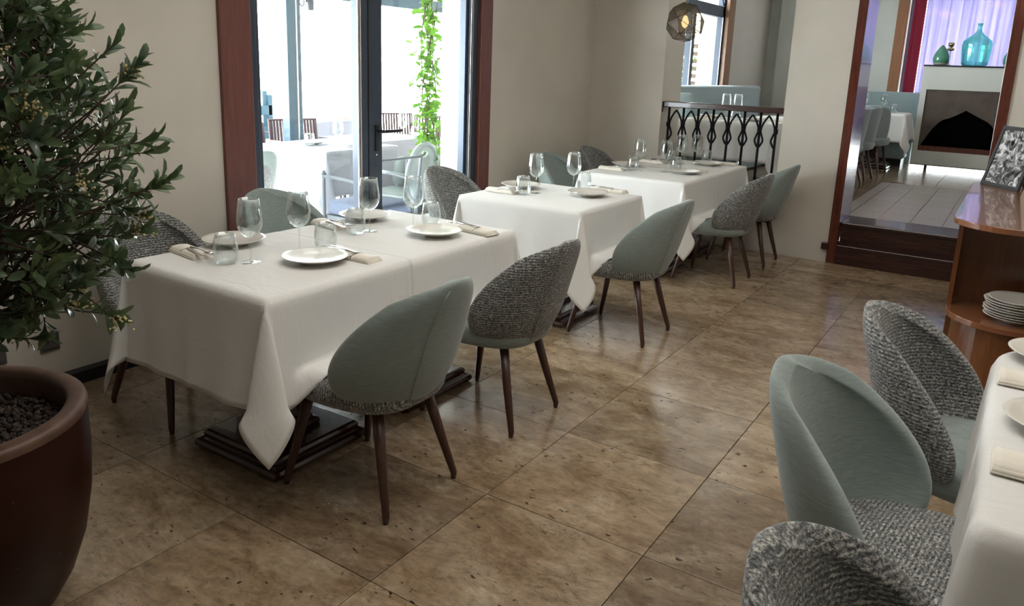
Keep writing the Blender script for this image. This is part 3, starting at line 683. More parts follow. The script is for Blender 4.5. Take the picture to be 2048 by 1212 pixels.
# ------------------------------------------------------------------ right rounded table
def outline_cloth(x0, x1, y0, y1, radii, z, H, label):
    cor = [(x0, y0, radii[0], PI, 1.5*PI), (x1, y0, radii[1], 1.5*PI, 2*PI), (x1, y1, radii[2], 0, .5*PI), (x0, y1, radii[3], .5*PI, PI)]
    pts = []
    for cx_, cy_, r, a0, a1 in cor:
        ox = cx_+r if cx_ == x0 else cx_-r; oy = cy_+r if cy_ == y0 else cy_-r
        n = 14
        for i in range(n+1):
            a = a0+(a1-a0)*i/n; pts.append((ox+r*math.cos(a), oy+r*math.sin(a), math.cos(a), math.sin(a), r, i/n))
    # densify straights
    P2 = []
    for i, p in enumerate(pts):
        q = pts[(i+1) % len(pts)]; d_ = math.hypot(q[0]-p[0], q[1]-p[1]); n = max(1, int(d_/.025))
        for k_ in range(n): f = k_/n; P2.append(tuple(p[j]+(q[j]-p[j])*f for j in range(6)))
    n = len(P2); vs = []; fs = []; cxm, cym = (x0+x1)/2, (y0+y1)/2; rows = []
    for f in (.02, .3, .6, .85, .97): rows.append([(cxm+(p[0]-cxm)*f, cym+(p[1]-cym)*f, z) for p in P2])
    rows.append([(p[0], p[1], z-.003) for p in P2])
    s_ = 0
    S_ = [];
    for i, p in enumerate(P2):
        S_.append(s_); q = P2[(i+1) % n]; s_ += math.hypot(q[0]-p[0], q[1]-p[1])
    for k_ in range(1, 19):
        dd = H*k_/18; row = []
        for i, p in enumerate(P2):
            nl = math.hypot(p[2], p[3]) or 1; fold = (dd/H)**.9
            near = math.exp(-((p[0]-x0)**2+(p[1]-y0)**2)/.10)
            o_ = .008+.05*dd+fold*(.010*math.sin(S_[i]*14+1)+.006*math.sin(S_[i]*33))+fold*near*(.004+.022*math.sin(S_[i]*42+.6))
            row.append((p[0]+p[2]/nl*o_, p[1]+p[3]/nl*o_, z-.004-dd*(1+.25*near)))
        rows.append(row)
    for r in rows: vs += r
    m = len(rows)
    for j in range(m-1):
        for i in range(n): fs.append((j*n+i, j*n+(i+1) % n, (j+1)*n+(i+1) % n, (j+1)*n+i))
    fs.append(tuple(range(n)))
    o = MB().add(vs, fs).build('tablecloth', 'cloth', None, True); return tag(o, label, 'tablecloth')
t = thing('pedestal_table', 'rounded table under the white cloth at the right frame edge', 'table', (2.5, .62, 0))
MB().box(-.40, .40, -.58, .55, .70, .74, .02).build('tabletop', 'base', t)
MB().lathe([(.04, .03), (.035, .7)], 16).build('column', 'base', t, True); MB().lathe([(.25, 0), (.25, .02), (.05, .04)], 32).build('base_plate', 'base', t, True)
outline_cloth(2.062, 2.95, .005, 1.25, (.03, .03, .22, .26), .748, .38, 'white tablecloth with a rounded far corner on the right table')
plate(2.21, .55, T, 'plate between the two rolled napkins on the right table')
plate(2.21, 1.08, T, 'plate at the far rounded end of the right table')
for (x, y, lab) in ((2.175, .84, 'far rolled ivory napkin on the right table'), (2.18, .285, 'near rolled ivory napkin on the right table')):
    one('napkin', NAP, x, y, T, lab, 'napkin', 'napkins on the right table', math.radians(0)).scale = (1, 1.35, .9)
# ------------------------------------------------------------------ sideboard
sb = thing('sideboard', 'cherry wood sideboard with rounded end and open shelf', 'sideboard', (2.2, 3.2, 0))
def rpoly(x0, x1, y0, y1, r, n=10):   # rounded near-left corner (and a small far-left)
    p = [(x1, y1)]
    r2_ = .12
    for i in range(n+1): a = PI/2+PI/2*i/n; p.append((x0+r2_+r2_*math.cos(a), y1-r2_+r2_*math.sin(a)))
    for i in range(n+1): a = PI+PI/2*i/n; p.append((x0+r+r*math.cos(a), y0+r+r*math.sin(a)))
    p.append((x1, y0)); return [(a-2.2, b-3.2) for a, b in p]
MB().prism(rpoly(1.82, 2.75, 2.43, 4.28, .24, 14), .872, .90).build('worktop', 'countertop', sb)
bevel(sb.children[0] if sb.children else bpy.data.objects['worktop'], .003)
bevel(MB().prism(rpoly(1.845, 2.75, 2.44, 2.86, .26, 14), .425, .452).build('shelf', 'countertop', sb), .003)
bevel(MB().prism([(a, b) for a, b in rpoly(1.875, 2.75, 2.47, 2.86, .24, 14)], .0, .425).build('drum_base', 'counter', sb), .002)
MB().box(1.845-2.2, 2.75-2.2, 2.86-3.2, 4.2-3.2, .0, .872, .004).build('body', 'counter', sb)
MB().box(1.845-2.2, 1.865-2.2, 2.72-3.2, 2.86-3.2, .452, .872).build('side_panel', 'counter', sb)
GS = 'stack of plates on the sideboard shelf'
for i in range(8):
    nm = ['lowest plate of the stack on the sideboard shelf', 'second plate from the bottom of the shelf stack', 'third plate from the bottom of the shelf stack', 'fourth plate from the bottom of the shelf stack', 'fourth plate from the top of the shelf stack', 'third plate from the top of the shelf stack', 'second plate from the top of the shelf stack', 'topmost plate of the stack on the sideboard shelf'][i]
    plate(2.125+.006*math.sin(i*1.9)+(.006 if i == 7 else 0), 2.60+.004*math.cos(i*2.3), .453+i*.0118, nm, GS)
pf = thing('picture_frame', 'black framed monochrome picture leaning on the sideboard', 'picture', (1.955, 3.99, .901), 0)
pf.rotation_euler = (math.radians(-14), 0, math.radians(-52))
MB().box(-.16, .16, 0, .018, 0, .022).box(-.16, .16, 0, .018, .348, .37).box(-.16, -.138, 0, .018, .022, .348).box(.138, .16, 0, .018, .022, .348).build('frame', 'black', pf)
MB().box(-.14, .14, .006, .012, .02, .35).build('print', 'photo', pf)
MB().box(-.15, .15, .018, .024, .01, .36).build('back_board', 'black', pf)
MB().tube([(0, .024, .25), (0, .16, .04)], .006, 6).build('easel_leg', 'black', pf)
cb = thing('side_cabinet', 'low dark cabinet with pale top behind the sideboard', 'cabinet', (1.90, 4.62, 0))
MB().box(-.10, .8, -.12, .12, .0, .80).build('body', 'black', cb); MB().box(-.11, .8, -.13, .13, .80, .82, .004).build('cabinet_top', 'countertop', cb)
# ------------------------------------------------------------------ planter and shrub
PX, PY, PZ = -.157, -.748, .6
pl = thing('planter', 'large red brown glazed clay planter filled with dark gravel', 'planter', (PX, PY, 0))
pb = MB().lathe([(.13, 0), (.18, .008), (.225, .04), (.265, .11), (.30, .21), (.322, .33), (.331, .46), (.329, .575)], 64, cap=False).lathe([(.13, 0), (.001, 0)], 64, cap=False).build('pot', 'pot', pl, True)
MB().lathe([(.329, .57), (.332, .585), (.329, .594), (.322, .599), (.305, .602), (.289, .599), (.281, .592), (.278, .575), (.274, .46)], 64, cap=False).build('rim', 'potrim', pl, True)
MB().lathe([(.001, .515), (.277, .515)], 40, cap=False).build('soil', 'gravel', pl)
gb = MB()
ico = bmesh.new(); bmesh.ops.create_icosphere(ico, subdivisions=1, radius=1); IV = [v.co.copy() for v in ico.verts]; ico.verts.index_update(); IF = [[v.index for v in f.verts] for f in ico.faces]; ico.free()
for i in range(1500):
    r = .268*math.sqrt(random.random()); a = random.uniform(0, 2*PI); s_ = random.uniform(.006, .013)
    e = Euler((random.random()*6, random.random()*6, random.random()*6)).to_matrix(); sc = Vector((s_, s_*random.uniform(.6, .9), s_*random.uniform(.5, .8)))
    c = Vector((r*math.cos(a), r*math.sin(a), .52+random.uniform(0, .014)))
    gb.add([c+e @ Vector((v.x*sc.x, v.y*sc.y, v.z*sc.z)) for v in IV], IF)
o = gb.build('gravel', 'gravel', pl, False); o['kind'] = 'stuff'
sh = thing('shrub', 'dense evergreen shrub with small glossy leaves and cream blossoms in the clay planter', 'shrub', (PX, PY, .52))
def leaf_mesh(L_=.060, W_=.020):
    vs = []; n = 5
    for i, (f, wd) in enumerate(((0, .08), (.28, .6), (.6, 1), (.86, .82), (1, .12))):
        z = .004*math.sin(f*PI)-.006*f*f
        vs += [(L_*f, -W_/2*wd, z+.003*wd), (L_*f, 0, z), (L_*f, W_/2*wd, z+.003*wd)]
    fs = [(i*3+j, i*3+j+1, i*3+j+4, i*3+j+3) for i in range(n-1) for j in range(2)]
    return vs, fs
LV, LF = leaf_mesh(); LM = MB().add(LV, LF).mesh('leaf', 'leaf', True)
RS = random.Random(11)
wood = MB(); tips = []
cz = .62   # canopy centre height above soil (local)
def bez(p0, p1, p2, n=6): return [p0*(1-t)**2+p1*2*t*(1-t)+p2*t*t for t in [i/n for i in range(n+1)]]
mains = []
for i in range(26):
    a = i*2.399; zz = RS.uniform(.35, 1.25); rr = (.44-.16*abs(zz-.65)/.8)*RS.uniform(.5, .85)
    p2_ = Vector((rr*math.cos(a), rr*math.sin(a), zz+.1)); p0 = Vector((RS.uniform(-.05, .05), RS.uniform(-.05, .05), 0)); p1 = Vector((rr*.25*math.cos(a), rr*.25*math.sin(a), zz*.75))
    c = bez(p0, p1, p2_, 8); wood.tube(c, [.011-.008*k/8 for k in range(9)], 6); mains.append(c)
SPR = [(.52, .34, .70), (.50, .32, .68), (.49, .32, .79), (.47, .33, .76), (.48, .31, .96), (.45, .31, .94), (.436, .282, 1.0), (.45, .29, .845), (.42, .30, .86), (.399, .258, .345), (.38, .25, .36), (.228, .148, .29), (.25, .16, .31), (.456, .294, .574), (.463, .299, .611), (.44, .26, .56), (.434, .281, .475), (.41, .26, .5), (.315, .203, .381), (.34, .22, 1.05), (.285, .184, 1.07), (.174, .113, .31), (.22, .14, .35), (.43, .28, .73), (.44, .30, .66), (.40, .27, .80), (.46, .27, .63), (.30, .22, .42), (.1, .1, .32)]
for i in range(950):
    # tip target on the canopy
    a = RS.uniform(0, 2*PI); zz = RS.uniform(.3, 1.4)
    R_ = lerp([(.0, .16), (.28, .20), (.35, .34), (.45, .42), (.6, .475), (.75, .48), (.9, .45), (1.05, .40), (1.3, .30), (1.5, .2)], zz)
    rr = R_*RS.uniform(.45, 1.04)**.6
    tp = Vector((rr*math.cos(a), rr*math.sin(a), zz+RS.uniform(-.02, .02)))
    if i < len(SPR): tp = Vector(SPR[i])
    mc = min(RS.sample(mains, 14), key=lambda c: (c[6]-tp).length); st_ = mc[RS.choice([4, 5, 6, 7, 8])]
    mid = (st_+tp)/2+Vector((RS.uniform(-.04, .04), RS.uniform(-.04, .04), RS.uniform(-.06, .02)))
    c = bez(st_, mid, tp, 4); wood.tube(c, [.0035, .003, .0026, .0022, .0016], 4); tips.append((c[-1], (c[-1]-c[-2]).normalized(), c))
for (px_, z_, y_) in ((.60, .78, .35), (.66, .60, .42), (.58, .98, .3), (.56, .30, .42), (.52, 1.05, .22), (.44, .16, .38)):
    pass
wo = wood.build('branches', 'bark', sh, True)
leaves = []
for tp, dr, c in tips:
    n = RS.randint(7, 12)
    for k_ in range(n):
        f = k_/n; base = tp-dr*.075*f*RS.uniform(.7, 1.2)
        side = dr.orthogonal().normalized(); side = Matrix.Rotation(k_*2.4+RS.uniform(-.4, .4), 3, dr) @ side
        open_ = .35+.75*f+RS.uniform(-.15, .15)
        d3 = (dr*math.cos(open_)+side*math.sin(open_)+Vector((0, 0, .18))).normalized()
        up = dr-d3*dr.dot(d3); up = up.normalized() if up.length > .01 else d3.orthogonal()
        yv = up.cross(d3).normalized(); s_ = RS.uniform(.62, 1.08)
        mt = Matrix((d3*s_, yv*s_, up*s_)).transposed().to_4x4(); mt.translation = base; leaves.append(mt)
camL = CAM-Vector((PX, PY, .52))
leaves.sort(key=lambda m_: (m_.translation-camL).length)
for mt in leaves[:290]: o = obj('leaf', LM, sh); o.matrix_local = mt
fb = MB()
for mt in leaves[290:]: fb.add([mt @ Vector(v) for v in LV], LF)
me = bpy.data.meshes.new('foliage'); me.from_pydata(fb.v, [], fb.f); me.materials.append(M['leaf']); me.polygons.foreach_set('use_smooth', [True]*len(me.polygons))
o = obj('foliage', me, sh); o['kind'] = 'stuff'
vis = sorted(tips, key=lambda q: (q[0]-camL).length)
for q in [tips[k_] for k_ in (9, 18, 21, 14, 27, 5)]+RS.sample(vis[:170], 14):
    b = MB()
    for k_ in range(30):
        c = q[0]+q[1]*.008+Vector((RS.gauss(0, .012), RS.gauss(0, .012), RS.gauss(0, .009)))
        b.add([c+v*RS.uniform(.0022, .0042) for v in IV], IF)
    b.build('blossom', 'flower', sh)
# ------------------------------------------------------------------ pendant lamp
pd_ = thing('pendant_lamp', 'faceted smoky bronze mesh pendant lamp above the farthest table', 'lamp', (-.345, 4.6, 1.896))
bm = bmesh.new()
for k_ in range(22):
    zf = 1-2*(k_+.5)/22; rf = math.sqrt(1-zf*zf); bm.verts.new((.155*rf*math.cos(k_*2.39996), .155*rf*math.sin(k_*2.39996), .155*zf))
bmesh.ops.convex_hull(bm, input=bm.verts[:]); bmesh.ops.dissolve_limit(bm, angle_limit=math.radians(14), verts=bm.verts[:], edges=bm.edges[:])
bm.faces.ensure_lookup_table(); open_f = [f for f in bm.faces if f.calc_center_median().z < -.10]
me = bpy.data.meshes.new('shade'); bm2 = bm.copy(); bm2.faces.ensure_lookup_table()
bmesh.ops.delete(bm2, geom=[f for f in bm2.faces if f.calc_center_median().z < -.105], context='FACES_ONLY'); bm2.to_mesh(me); bm2.free(); me.materials.append(M['smoke']); sd = obj('shade', me, pd_); sd.rotation_euler = (.3, .25, .4)
eb = MB()
for e in bm.edges: eb.tube([e.verts[0].co, e.verts[1].co], .0022, 5)
bm.free(); eo = eb.build('wire_frame', 'black', pd_); eo.rotation_euler = (.3, .25, .4)
MB().lathe([(.012, .05), (.016, .10), (.008, .16)], 12).build('socket', 'brass', pd_, True)
MB().lathe([(.002, -.045), (.02, -.03), (.03, 0), (.02, .03), (.012, .05)], 16).build('bulb', 'bulb', pd_, True)
MB().tube([(0, 0, .14), (0, 0, CH-1.896)], .004, 6).build('cable', 'black', pd_)
# ------------------------------------------------------------------ upper room
def slab_thing(name, label, cat, boxes, m, loc, sub=True, parts=None):
    t = thing(name, label, cat, loc); return t
bq = thing('banquette', 'pale blue green upholstered banquette under the upper window', 'bench', (-1.3, 8.3, UZ))
MB().box(-.17, .10, -1.72, 1.65, 0.0, 1.02, .035).build('backrest', 'bench', bq, True)
MB().box(.10, .55, -1.70, 1.63, .02, .46, .03).build('seat', 'bench', bq, True)
MB().box(-.17, .35, -1.82, -1.72, 0.0, .96, .03).build('arm', 'bench', bq, True)
bq2 = thing('banquette', 'blue green banquette with straight back along the back wall, seen through the doorway', 'bench', (-.2, 10.9, UZ))
MB().box(-.8, .945, .0, .16, 0.0, 1.005, .012).build('backrest', 'bench', bq2, True)
MB().box(-.8, .90, -.45, 0, .10, .46, .02).build('seat', 'bench', bq2, True)
MB().box(-.78, .88, -.42, 0, 0, .10).build('plinth', 'black', bq2)
fp = thing('fireplace', 'white fireplace block with brown panel and ogee arched black opening', 'fireplace', (1.37, 10.4, UZ))
hg = []
W_ = .57
MB().box(-W_, W_, 0, .5, .065, .25).box(-W_, W_, 0, .5, 1.065, 1.365).box(-W_, -.5, 0, .5, .25, 1.065).box(.5, W_, 0, .5, .25, 1.065).build('surround', 'white', fp)
MB().box(-W_-.005, W_+.005, -.02, .5, 1.365, 1.385, .002).build('mantel', 'black', fp)
def arch():
    q = [(-.49, .29), (-.465, .345), (-.42, .44), (-.365, .54), (-.30, .63), (-.25, .675), (-.18, .70), (-.115, .735), (-.05, .775), (0, .81), (.07, .775), (.17, .722), (.24, .69), (.28, .663), (.32, .63), (.345, .59), (.362, .5), (.366, .29)]  # left slope traces a shadow edge, shade put into the panel outline
    out = [(-.5, .25), (.5, .25), (.5, 1.065), (-.5, 1.065)]
    b = MB()
    # panel as vertical strips above the arch line
    xs = [-.5]+[p[0] for p in q]+[.5]
    def zb(x): 
        if x <= -.49 or x >= .366: return .25
        return lerp([(p[0], p[1]) for p in q], x)
    pts = [(-.5, .25), (-.49, .25)]+q+[(.3661, .25), (.5, .25)]
    for (xa, za), (xb, zb_) in zip(pts, pts[1:]):
        if abs(xb-xa) < 1e-6: continue
        b.add([(xa, .02, za), (xb, .02, zb_), (xb, .02, 1.065), (xa, .02, 1.065), (xa, .05, za), (xb, .05, zb_), (xb, .05, 1.065), (xa, .05, 1.065)], [(0,1,2,3), (4,7,6,5), (0,4,5,1), (2,6,7,3), (0,3,7,4), (1,5,6,2)])
    return b
arch().build('panel', 'slate', fp)
MB().box(-.5, .5, .012, .05, .25, .318).build('hearth_strip', 'jamb', fp)
MB().box(-.495, .495, .09, .12, .25, 1.06).box(-.495, -.485, .05, .12, .25, 1.06).box(.485, .495, .05, .12, .25, 1.06).box(-.495, .495, .05, .12, .25, .29).build('firebox', 'deepshade', fp)
for x in (-.38, .38): MB().lathe([(.02, 0), (.02, .066)], 10).build('foot', 'black', fp, False, (x, .12, 0))
MB().box(-W_, W_, .02, .48, .05, .066).build('base_board', 'slate', fp)
MZ = 10.4; mz = UZ+1.385
dj = thing('demijohn', 'large aqua glass demijohn bottle on the mantel', 'bottle', (1.362, 10.62, mz))
pr = [(.06, .004), (.13, .0), (.155, .02), (.16, .06), (.172, .18), (.176, .27), (.165, .32), (.12, .36), (.065, .40), (.035, .44), (.026, .47), (.026, .535), (.031, .54)]
MB().lathe(pr+[(r-.006, z+.004) for r, z in reversed(pr)], 40, cap=False).build('body', 'aqua', dj, True)
MB().lathe([(.03, .52), (.033, .525), (.033, .545), (.029, .548)], 24, cap=False).build('lip', 'aqua', dj, True)
def vase(x, lab, lab2):
    t = thing('vase', lab, 'vase', (x, 10.58, mz), 0, 'green vases on the mantel')
    MB().lathe([(.09, .03), (.099, .06), (.1, .085), (.092, .125), (.07, .18), (.045, .22), (.022, .25), (.012, .262), (.009, .262)], 32, cap=False).build('body', 'vase', t, True)
    MB().lathe([(.065, 0), (.08, .008), (.09, .03)], 32).build('foot', 'vasebase', t, True)
    c = thing('candle_holder', lab2, 'candle holder', (x+.085, 10.72, mz), 0, 'brass candle holders on the mantel')
    MB().lathe([(.03, 0), (.03, .01), (.005, .015), (.004, .20)], 16).build('stem', 'brass', c, True)
    MB().lathe([(.005, .19), (.042, .20), (.045, .225), (.02, .23), (.018, .25), (.036, .255), (.038, .30), (.034, .30), (.03, .26)], 20, cap=False).build('cup', 'brass', c, True)
vase(.972, 'green pear shaped vase at the left end of the mantel', 'brass candle holder behind the left green vase')
vase(1.775, 'green pear shaped vase half hidden by the doorway jamb', 'brass candle holder behind the right green vase')
# curtain + drape
def drape(x0, x1, y, z0, z1, m, name, label, amp, k, n=90):
    vs = []; 
    for zz in [z0+(z1-z0)*i/4 for i in range(5)]:
        for i in range(n+1):
            x = x0+(x1-x0)*i/n; vs.append((x, y+amp*math.sin(x*k)+amp*.5*math.sin(x*k*2.3+1), zz))
    fs = [(j*(n+1)+i, j*(n+1)+i+1, (j+1)*(n+1)+i+1, (j+1)*(n+1)+i) for j in range(4) for i in range(n)]
    o = MB().add(vs, fs).build(name, m, None, True); md = o.modifiers.new('s', 'SOLIDIFY'); md.thickness = .002
    return tag(o, label, 'curtain')
drape(.66, 2.95, 11.02, .55, 2.95, 'curtain', 'sheer_curtain', 'lavender sheer curtain hanging behind the fireplace', .012, 60, 220)
drape(.50, .655, 11.03, UZ+.02, 2.95, 'crimson', 'side_drape', 'narrow crimson drape left of the sheer curtain', .006, 50, 30)
# upper tables
def up_table(x0, x1, y0, y1, z, lab, clab, hR=.36, seed=9, H=None):
    table(x0, x1, y0, y1, lab, z=z, zf=UZ)
    cloth(x0, x1, y0, y1, z+.003, H or (.3, .36, .36, .3), clab, (), seed, step=.03, group='white tablecloths in the upper room')
up_table(-.82, .10, 5.86, 6.60, 1.066, 'upper room table just behind the balustrade', 'white tablecloth seen through the arches of the balustrade')
up_table(-.45, .16, 6.98, 7.5, 1.066, 'upper room table behind the cream pillar', 'white tablecloth half hidden behind the cream pillar', seed=12)
up_table(-.02, .74, 9.75, 10.4, 1.08, 'upper room table before the straight banquette', 'white tablecloth beside the fireplace, corner hanging down', seed=14)
GW = 'glasses in the upper room'; ZU = 1.0705
wine(-.50, 6.30, ZU, 'wine glass above the balustrade rail, left of the pair', GW); wine(-.42, 6.42, ZU, 'wine glass above the balustrade rail, right of the pair', GW)
tumbler(-.30, 6.0, ZU, 'tumbler behind the balustrade arches', GW)
plate(-.15, 6.1, ZU, 'plate behind the right arches of the balustrade', 'plates in the upper room'); plate(-.62, 6.25, ZU, 'plate behind the left arches of the balustrade', 'plates in the upper room')
one('napkin', NAP, -.62, 6.0, ZU, 'napkin behind the left arches of the balustrade', 'napkin', 'napkins in the upper room', .1)
one('napkin', NAP, .0, 6.35, ZU, 'napkin behind the right arches of the balustrade', 'napkin', 'napkins in the upper room', .1)
wine(-.02, 7.1, ZU, 'wine glass just left of the cream pillar, above the rail', GW)
wine(.06, 7.16, ZU, 'wine glass cut off by the cream pillar edge', GW)
wine(.20, 9.95, 1.0845, 'left wine glass on the table beside the fireplace', GW); wine(.43, 10.02, 1.0845, 'right wine glass on the table beside the fireplace', GW)
tumbler(.12, 9.85, 1.0845, 'left tumbler on the table beside the fireplace', GW); tumbler(.56, 10.0, 1.0845, 'right tumbler on the table beside the fireplace', GW)
# upper chairs: rounded rectangular backs
def upchair_mesh():
    b = MB(); 
    return b
def up_chair(label, loc, rz):
    t = thing('upholstered_chair', label, 'chair', loc, rz, 'grey chairs in the upper room')
    b = MB(); NV, NU = 9, 15; vs = []; fs = []
    for k_ in (0, 1):
        for i in range(NV):
            f = i/(NV-1); z = .40+.46*f; wd = .215+.03*math.sin(f*PI*.8); 
            if i == 0: wd *= .8
            if i == NV-1: wd *= .86
            for j in range(NU):
                s_ = -1+2*j/(NU-1); x = -.24-.05*f+.17*abs(s_)**2.6*(1-.35*f); vs.append((x+(.04 if k_ else 0)*(1-.4*abs(s_)), wd*s_*(1-.08*k_), z-.02*abs(s_)**4*(i == NV-1)))
    n = NV*NU; I = lambda i, j, k_: k_*n+i*NU+j
    for i in range(NV-1):
        for j in range(NU-1): fs += [(I(i, j, 0), I(i, j+1, 0), I(i+1, j+1, 0), I(i+1, j, 0)), (I(i, j, 1), I(i+1, j, 1), I(i+1, j+1, 1), I(i, j+1, 1))]
        for j in (0, NU-1): fs.append((I(i, j, 0), I(i+1, j, 0), I(i+1, j, 1), I(i, j, 1)))
    for j in range(NU-1):
        for i in (0, NV-1): fs.append((I(i, j, 0), I(i, j, 1), I(i, j+1, 1), I(i, j+1, 0)))
    o = b.add(vs, fs).build('backrest', 'greyfelt', t, True); subsurf(o)
    obj('seat', SEAT['greyfelt'], t)
    for l in LEG: obj('leg', l, t)
    return t
up_chair('grey chair with squared back facing the table beside the fireplace', (.42, 9.25, UZ), P/2)
up_chair('grey chair seen edge on at the doorway jamb, nearer one', (.34, 7.75, UZ), P*.98)
up_chair('grey chair seen edge on at the doorway jamb, farther one', (.36, 8.40, UZ), P*.98)
up_chair('dark grey chair half hidden behind the balustrade and pillar', (.27, 6.75, UZ), P)
# ------------------------------------------------------------------ terrace
cloth(-3.73, -2.82, 3.09, 3.99, .75, (.3, .38, .38, 0), 'white tablecloth on the terrace table nearest the left door leaf', (), 21, step=.03, group='white tablecloths on the terrace', mname='outcloth')
cloth(-3.9, -3.14, 4.0, 4.95, .749, (.3, .38, 0, .3), 'white tablecloth on the terrace table seen through the right door leaf', (), 22, step=.03, group='white tablecloths on the terrace', mname='outcloth')
cloth(-6.3, -5.3, 5.2, 6.2, .75, (.3, .3, .3, .3), 'white tablecloth farthest out on the terrace', (), 23, step=.04, group='white tablecloths on the terrace', mname='outcloth')
def out_table(x0, x1, y0, y1, lab):
    cx_, cy_ = (x0+x1)/2, (y0+y1)/2; t = thing('terrace_table', lab, 'table', (cx_, cy_, 0), 0, 'terrace tables')
    MB().box(x0-cx_+.01, x1-cx_-.01, y0-cy_+.01, y1-cy_-.01, .715, .745).build('tabletop', 'outmetal', t)
    for sx in (-1, 1):
        for sy in (-1, 1): MB().tube([(sx*(x1-x0)*.4, sy*(y1-y0)*.4, 0), (sx*(x1-x0)*.4, sy*(y1-y0)*.4, .715)], .018, 8).build('leg', 'outmetal', t)
out_table(-3.73, -2.82, 3.09, 3.99, 'metal terrace table nearest the left door leaf'); out_table(-3.9, -3.14, 4.0, 4.95, 'metal terrace table seen through the right door leaf'); out_table(-6.3, -5.3, 5.2, 6.2, 'metal terrace table farthest out')
GT = 'glasses on the terrace'
wine(-3.05, 3.45, .752, 'terrace wine glass, left of two through the left door leaf', GT); wine(-3.0, 3.72, .752, 'terrace wine glass, right of two through the left door leaf', GT)
tumbler(-3.25, 3.30, .752, 'terrace tumbler near the striped chair back', GT); tumbler(-2.98, 3.85, .752, 'terrace tumbler close to the door stile', GT)
plate(-3.35, 3.42, .752, 'plate on the terrace table, left one', 'plates on the terrace'); plate(-2.98, 3.60, .752, 'plate on the terrace table, nearest the door stile', 'plates on the terrace'); plate(-3.3, 4.9, .751, 'plate on the terrace table through the right door leaf', 'plates on the terrace')
wine(-3.3, 4.6, .751, 'terrace wine glass seen through the right door leaf', GT); tumbler(-3.22, 4.7, .751, 'terrace tumbler seen through the right door leaf', GT)
def wicker(label, loc, rz):
    t = thing('slatted_armchair', label, 'chair', loc, rz, 'slatted terrace chairs')
    fr = MB().tube([(-.24, -.27, .40), (-.30, -.275, .86), (-.30, .275, .86), (-.24, .27, .40)], .014, 6)
    fr.build('back_frame', 'wicker', t)
    for s_ in (-1, 1):
        MB().tube([(-.27, s_*.28, .64), (.0, s_*.29, .655), (.24, s_*.28, .64), (.25, s_*.27, .0)], .012, 6).build('armrest', 'wicker', t)
        MB().tube([(-.24, s_*.27, .42), (-.27, s_*.27, 0)], .014, 6).build('leg', 'wicker', t)
    b = MB()
    for i in range(15):
        y = -.25+.5*i/14; b.box(-.012, .004, y-.0115, y+.0115, 0, .45)
    b.v = [(x-.243-.06*(z/.46), y, z+.41) for x, y, z in b.v]; o = b.build('slats', 'wicker', t); o['kind'] = 'stuff'
    MB().box(-.24, .25, -.26, .26, .36, .40).build('seat_frame', 'wicker', t); MB().box(-.22, .25, -.25, .25, .40, .47, .025).build('cushion', 'cushion', t, True)
    return t
wicker('brown slatted terrace chair with its whole back visible through the left door leaf', (-4.35, 4.24, 0), math.radians(-15))
wicker('brown slatted terrace chair beside the dark left door frame', (-4.05, 3.45, 0), math.radians(5))
wicker('brown slatted terrace chair next to the door stile', (-3.35, 5.35, 0), math.radians(-85))
wicker('brown slatted terrace chair through the right door leaf, left of two', (-4.55, 5.95, 0), math.radians(-30))
wicker('brown slatted terrace chair through the right door leaf, by the vine', (-4.0, 5.95, 0), math.radians(-60))
wicker('brown slatted terrace chair far out at the left door frame', (-5.6, 4.35, 0), math.radians(20))
# shell chairs set outside to stand for reflections in the door glass
chair('sage', 'tweedseat', 'pale sage shell chair standing in for a door glass reflection beside the dark left frame', (-3.01, 2.29, 0), math.radians(183), 'shell chairs standing in for door glass reflections')
chair('tweed', 'sage', 'pale tweed shell chair standing in for a reflection in the left door leaf', (-2.41, 1.76, 0), math.radians(180), 'shell chairs standing in for door glass reflections')
# metal armchair
ma = thing('metal_armchair', 'grey metal terrace armchair with pale blue seat cushion', 'chair', (-2.15, 2.91, 0), P, 'metal lounge chairs on the terrace')
for s_ in (-1, 1):
    MB().tube([(.25, s_*.25, 0), (.25, s_*.25, .655)], .015, 8).build('leg', 'outmetal', ma)
    MB().tube([(-.25, s_*.25, 0), (-.25, s_*.25, .45)], .015, 8).build('leg', 'outmetal', ma)
    MB().tube([(.25, s_*.25, .64), (0, s_*.25, .63), (-.27, s_*.25, .60)], .014, 8).build('armrest', 'outmetal', ma)
    MB().lathe([(.02, 0), (.024, .012), (.012, .02), (.016, .03)], 12).build('finial', 'outmetal', ma, True, (.25, s_*.25, .65))
MB().box(-.25, .25, -.24, .24, .30, .335).box(-.25, .25, -.24, .24, .20, .22).build('seat_frame', 'outmetal', ma); MB().box(-.24, .25, -.225, .225, .335, .45, .03).build('cushion', 'cushion', ma, True)
MB().tube([(-.25, -.25, .35), (-.30, -.25, .80), (-.30, .25, .80), (-.25, .25, .35)], .014, 8).build('back_frame', 'outmetal', ma)
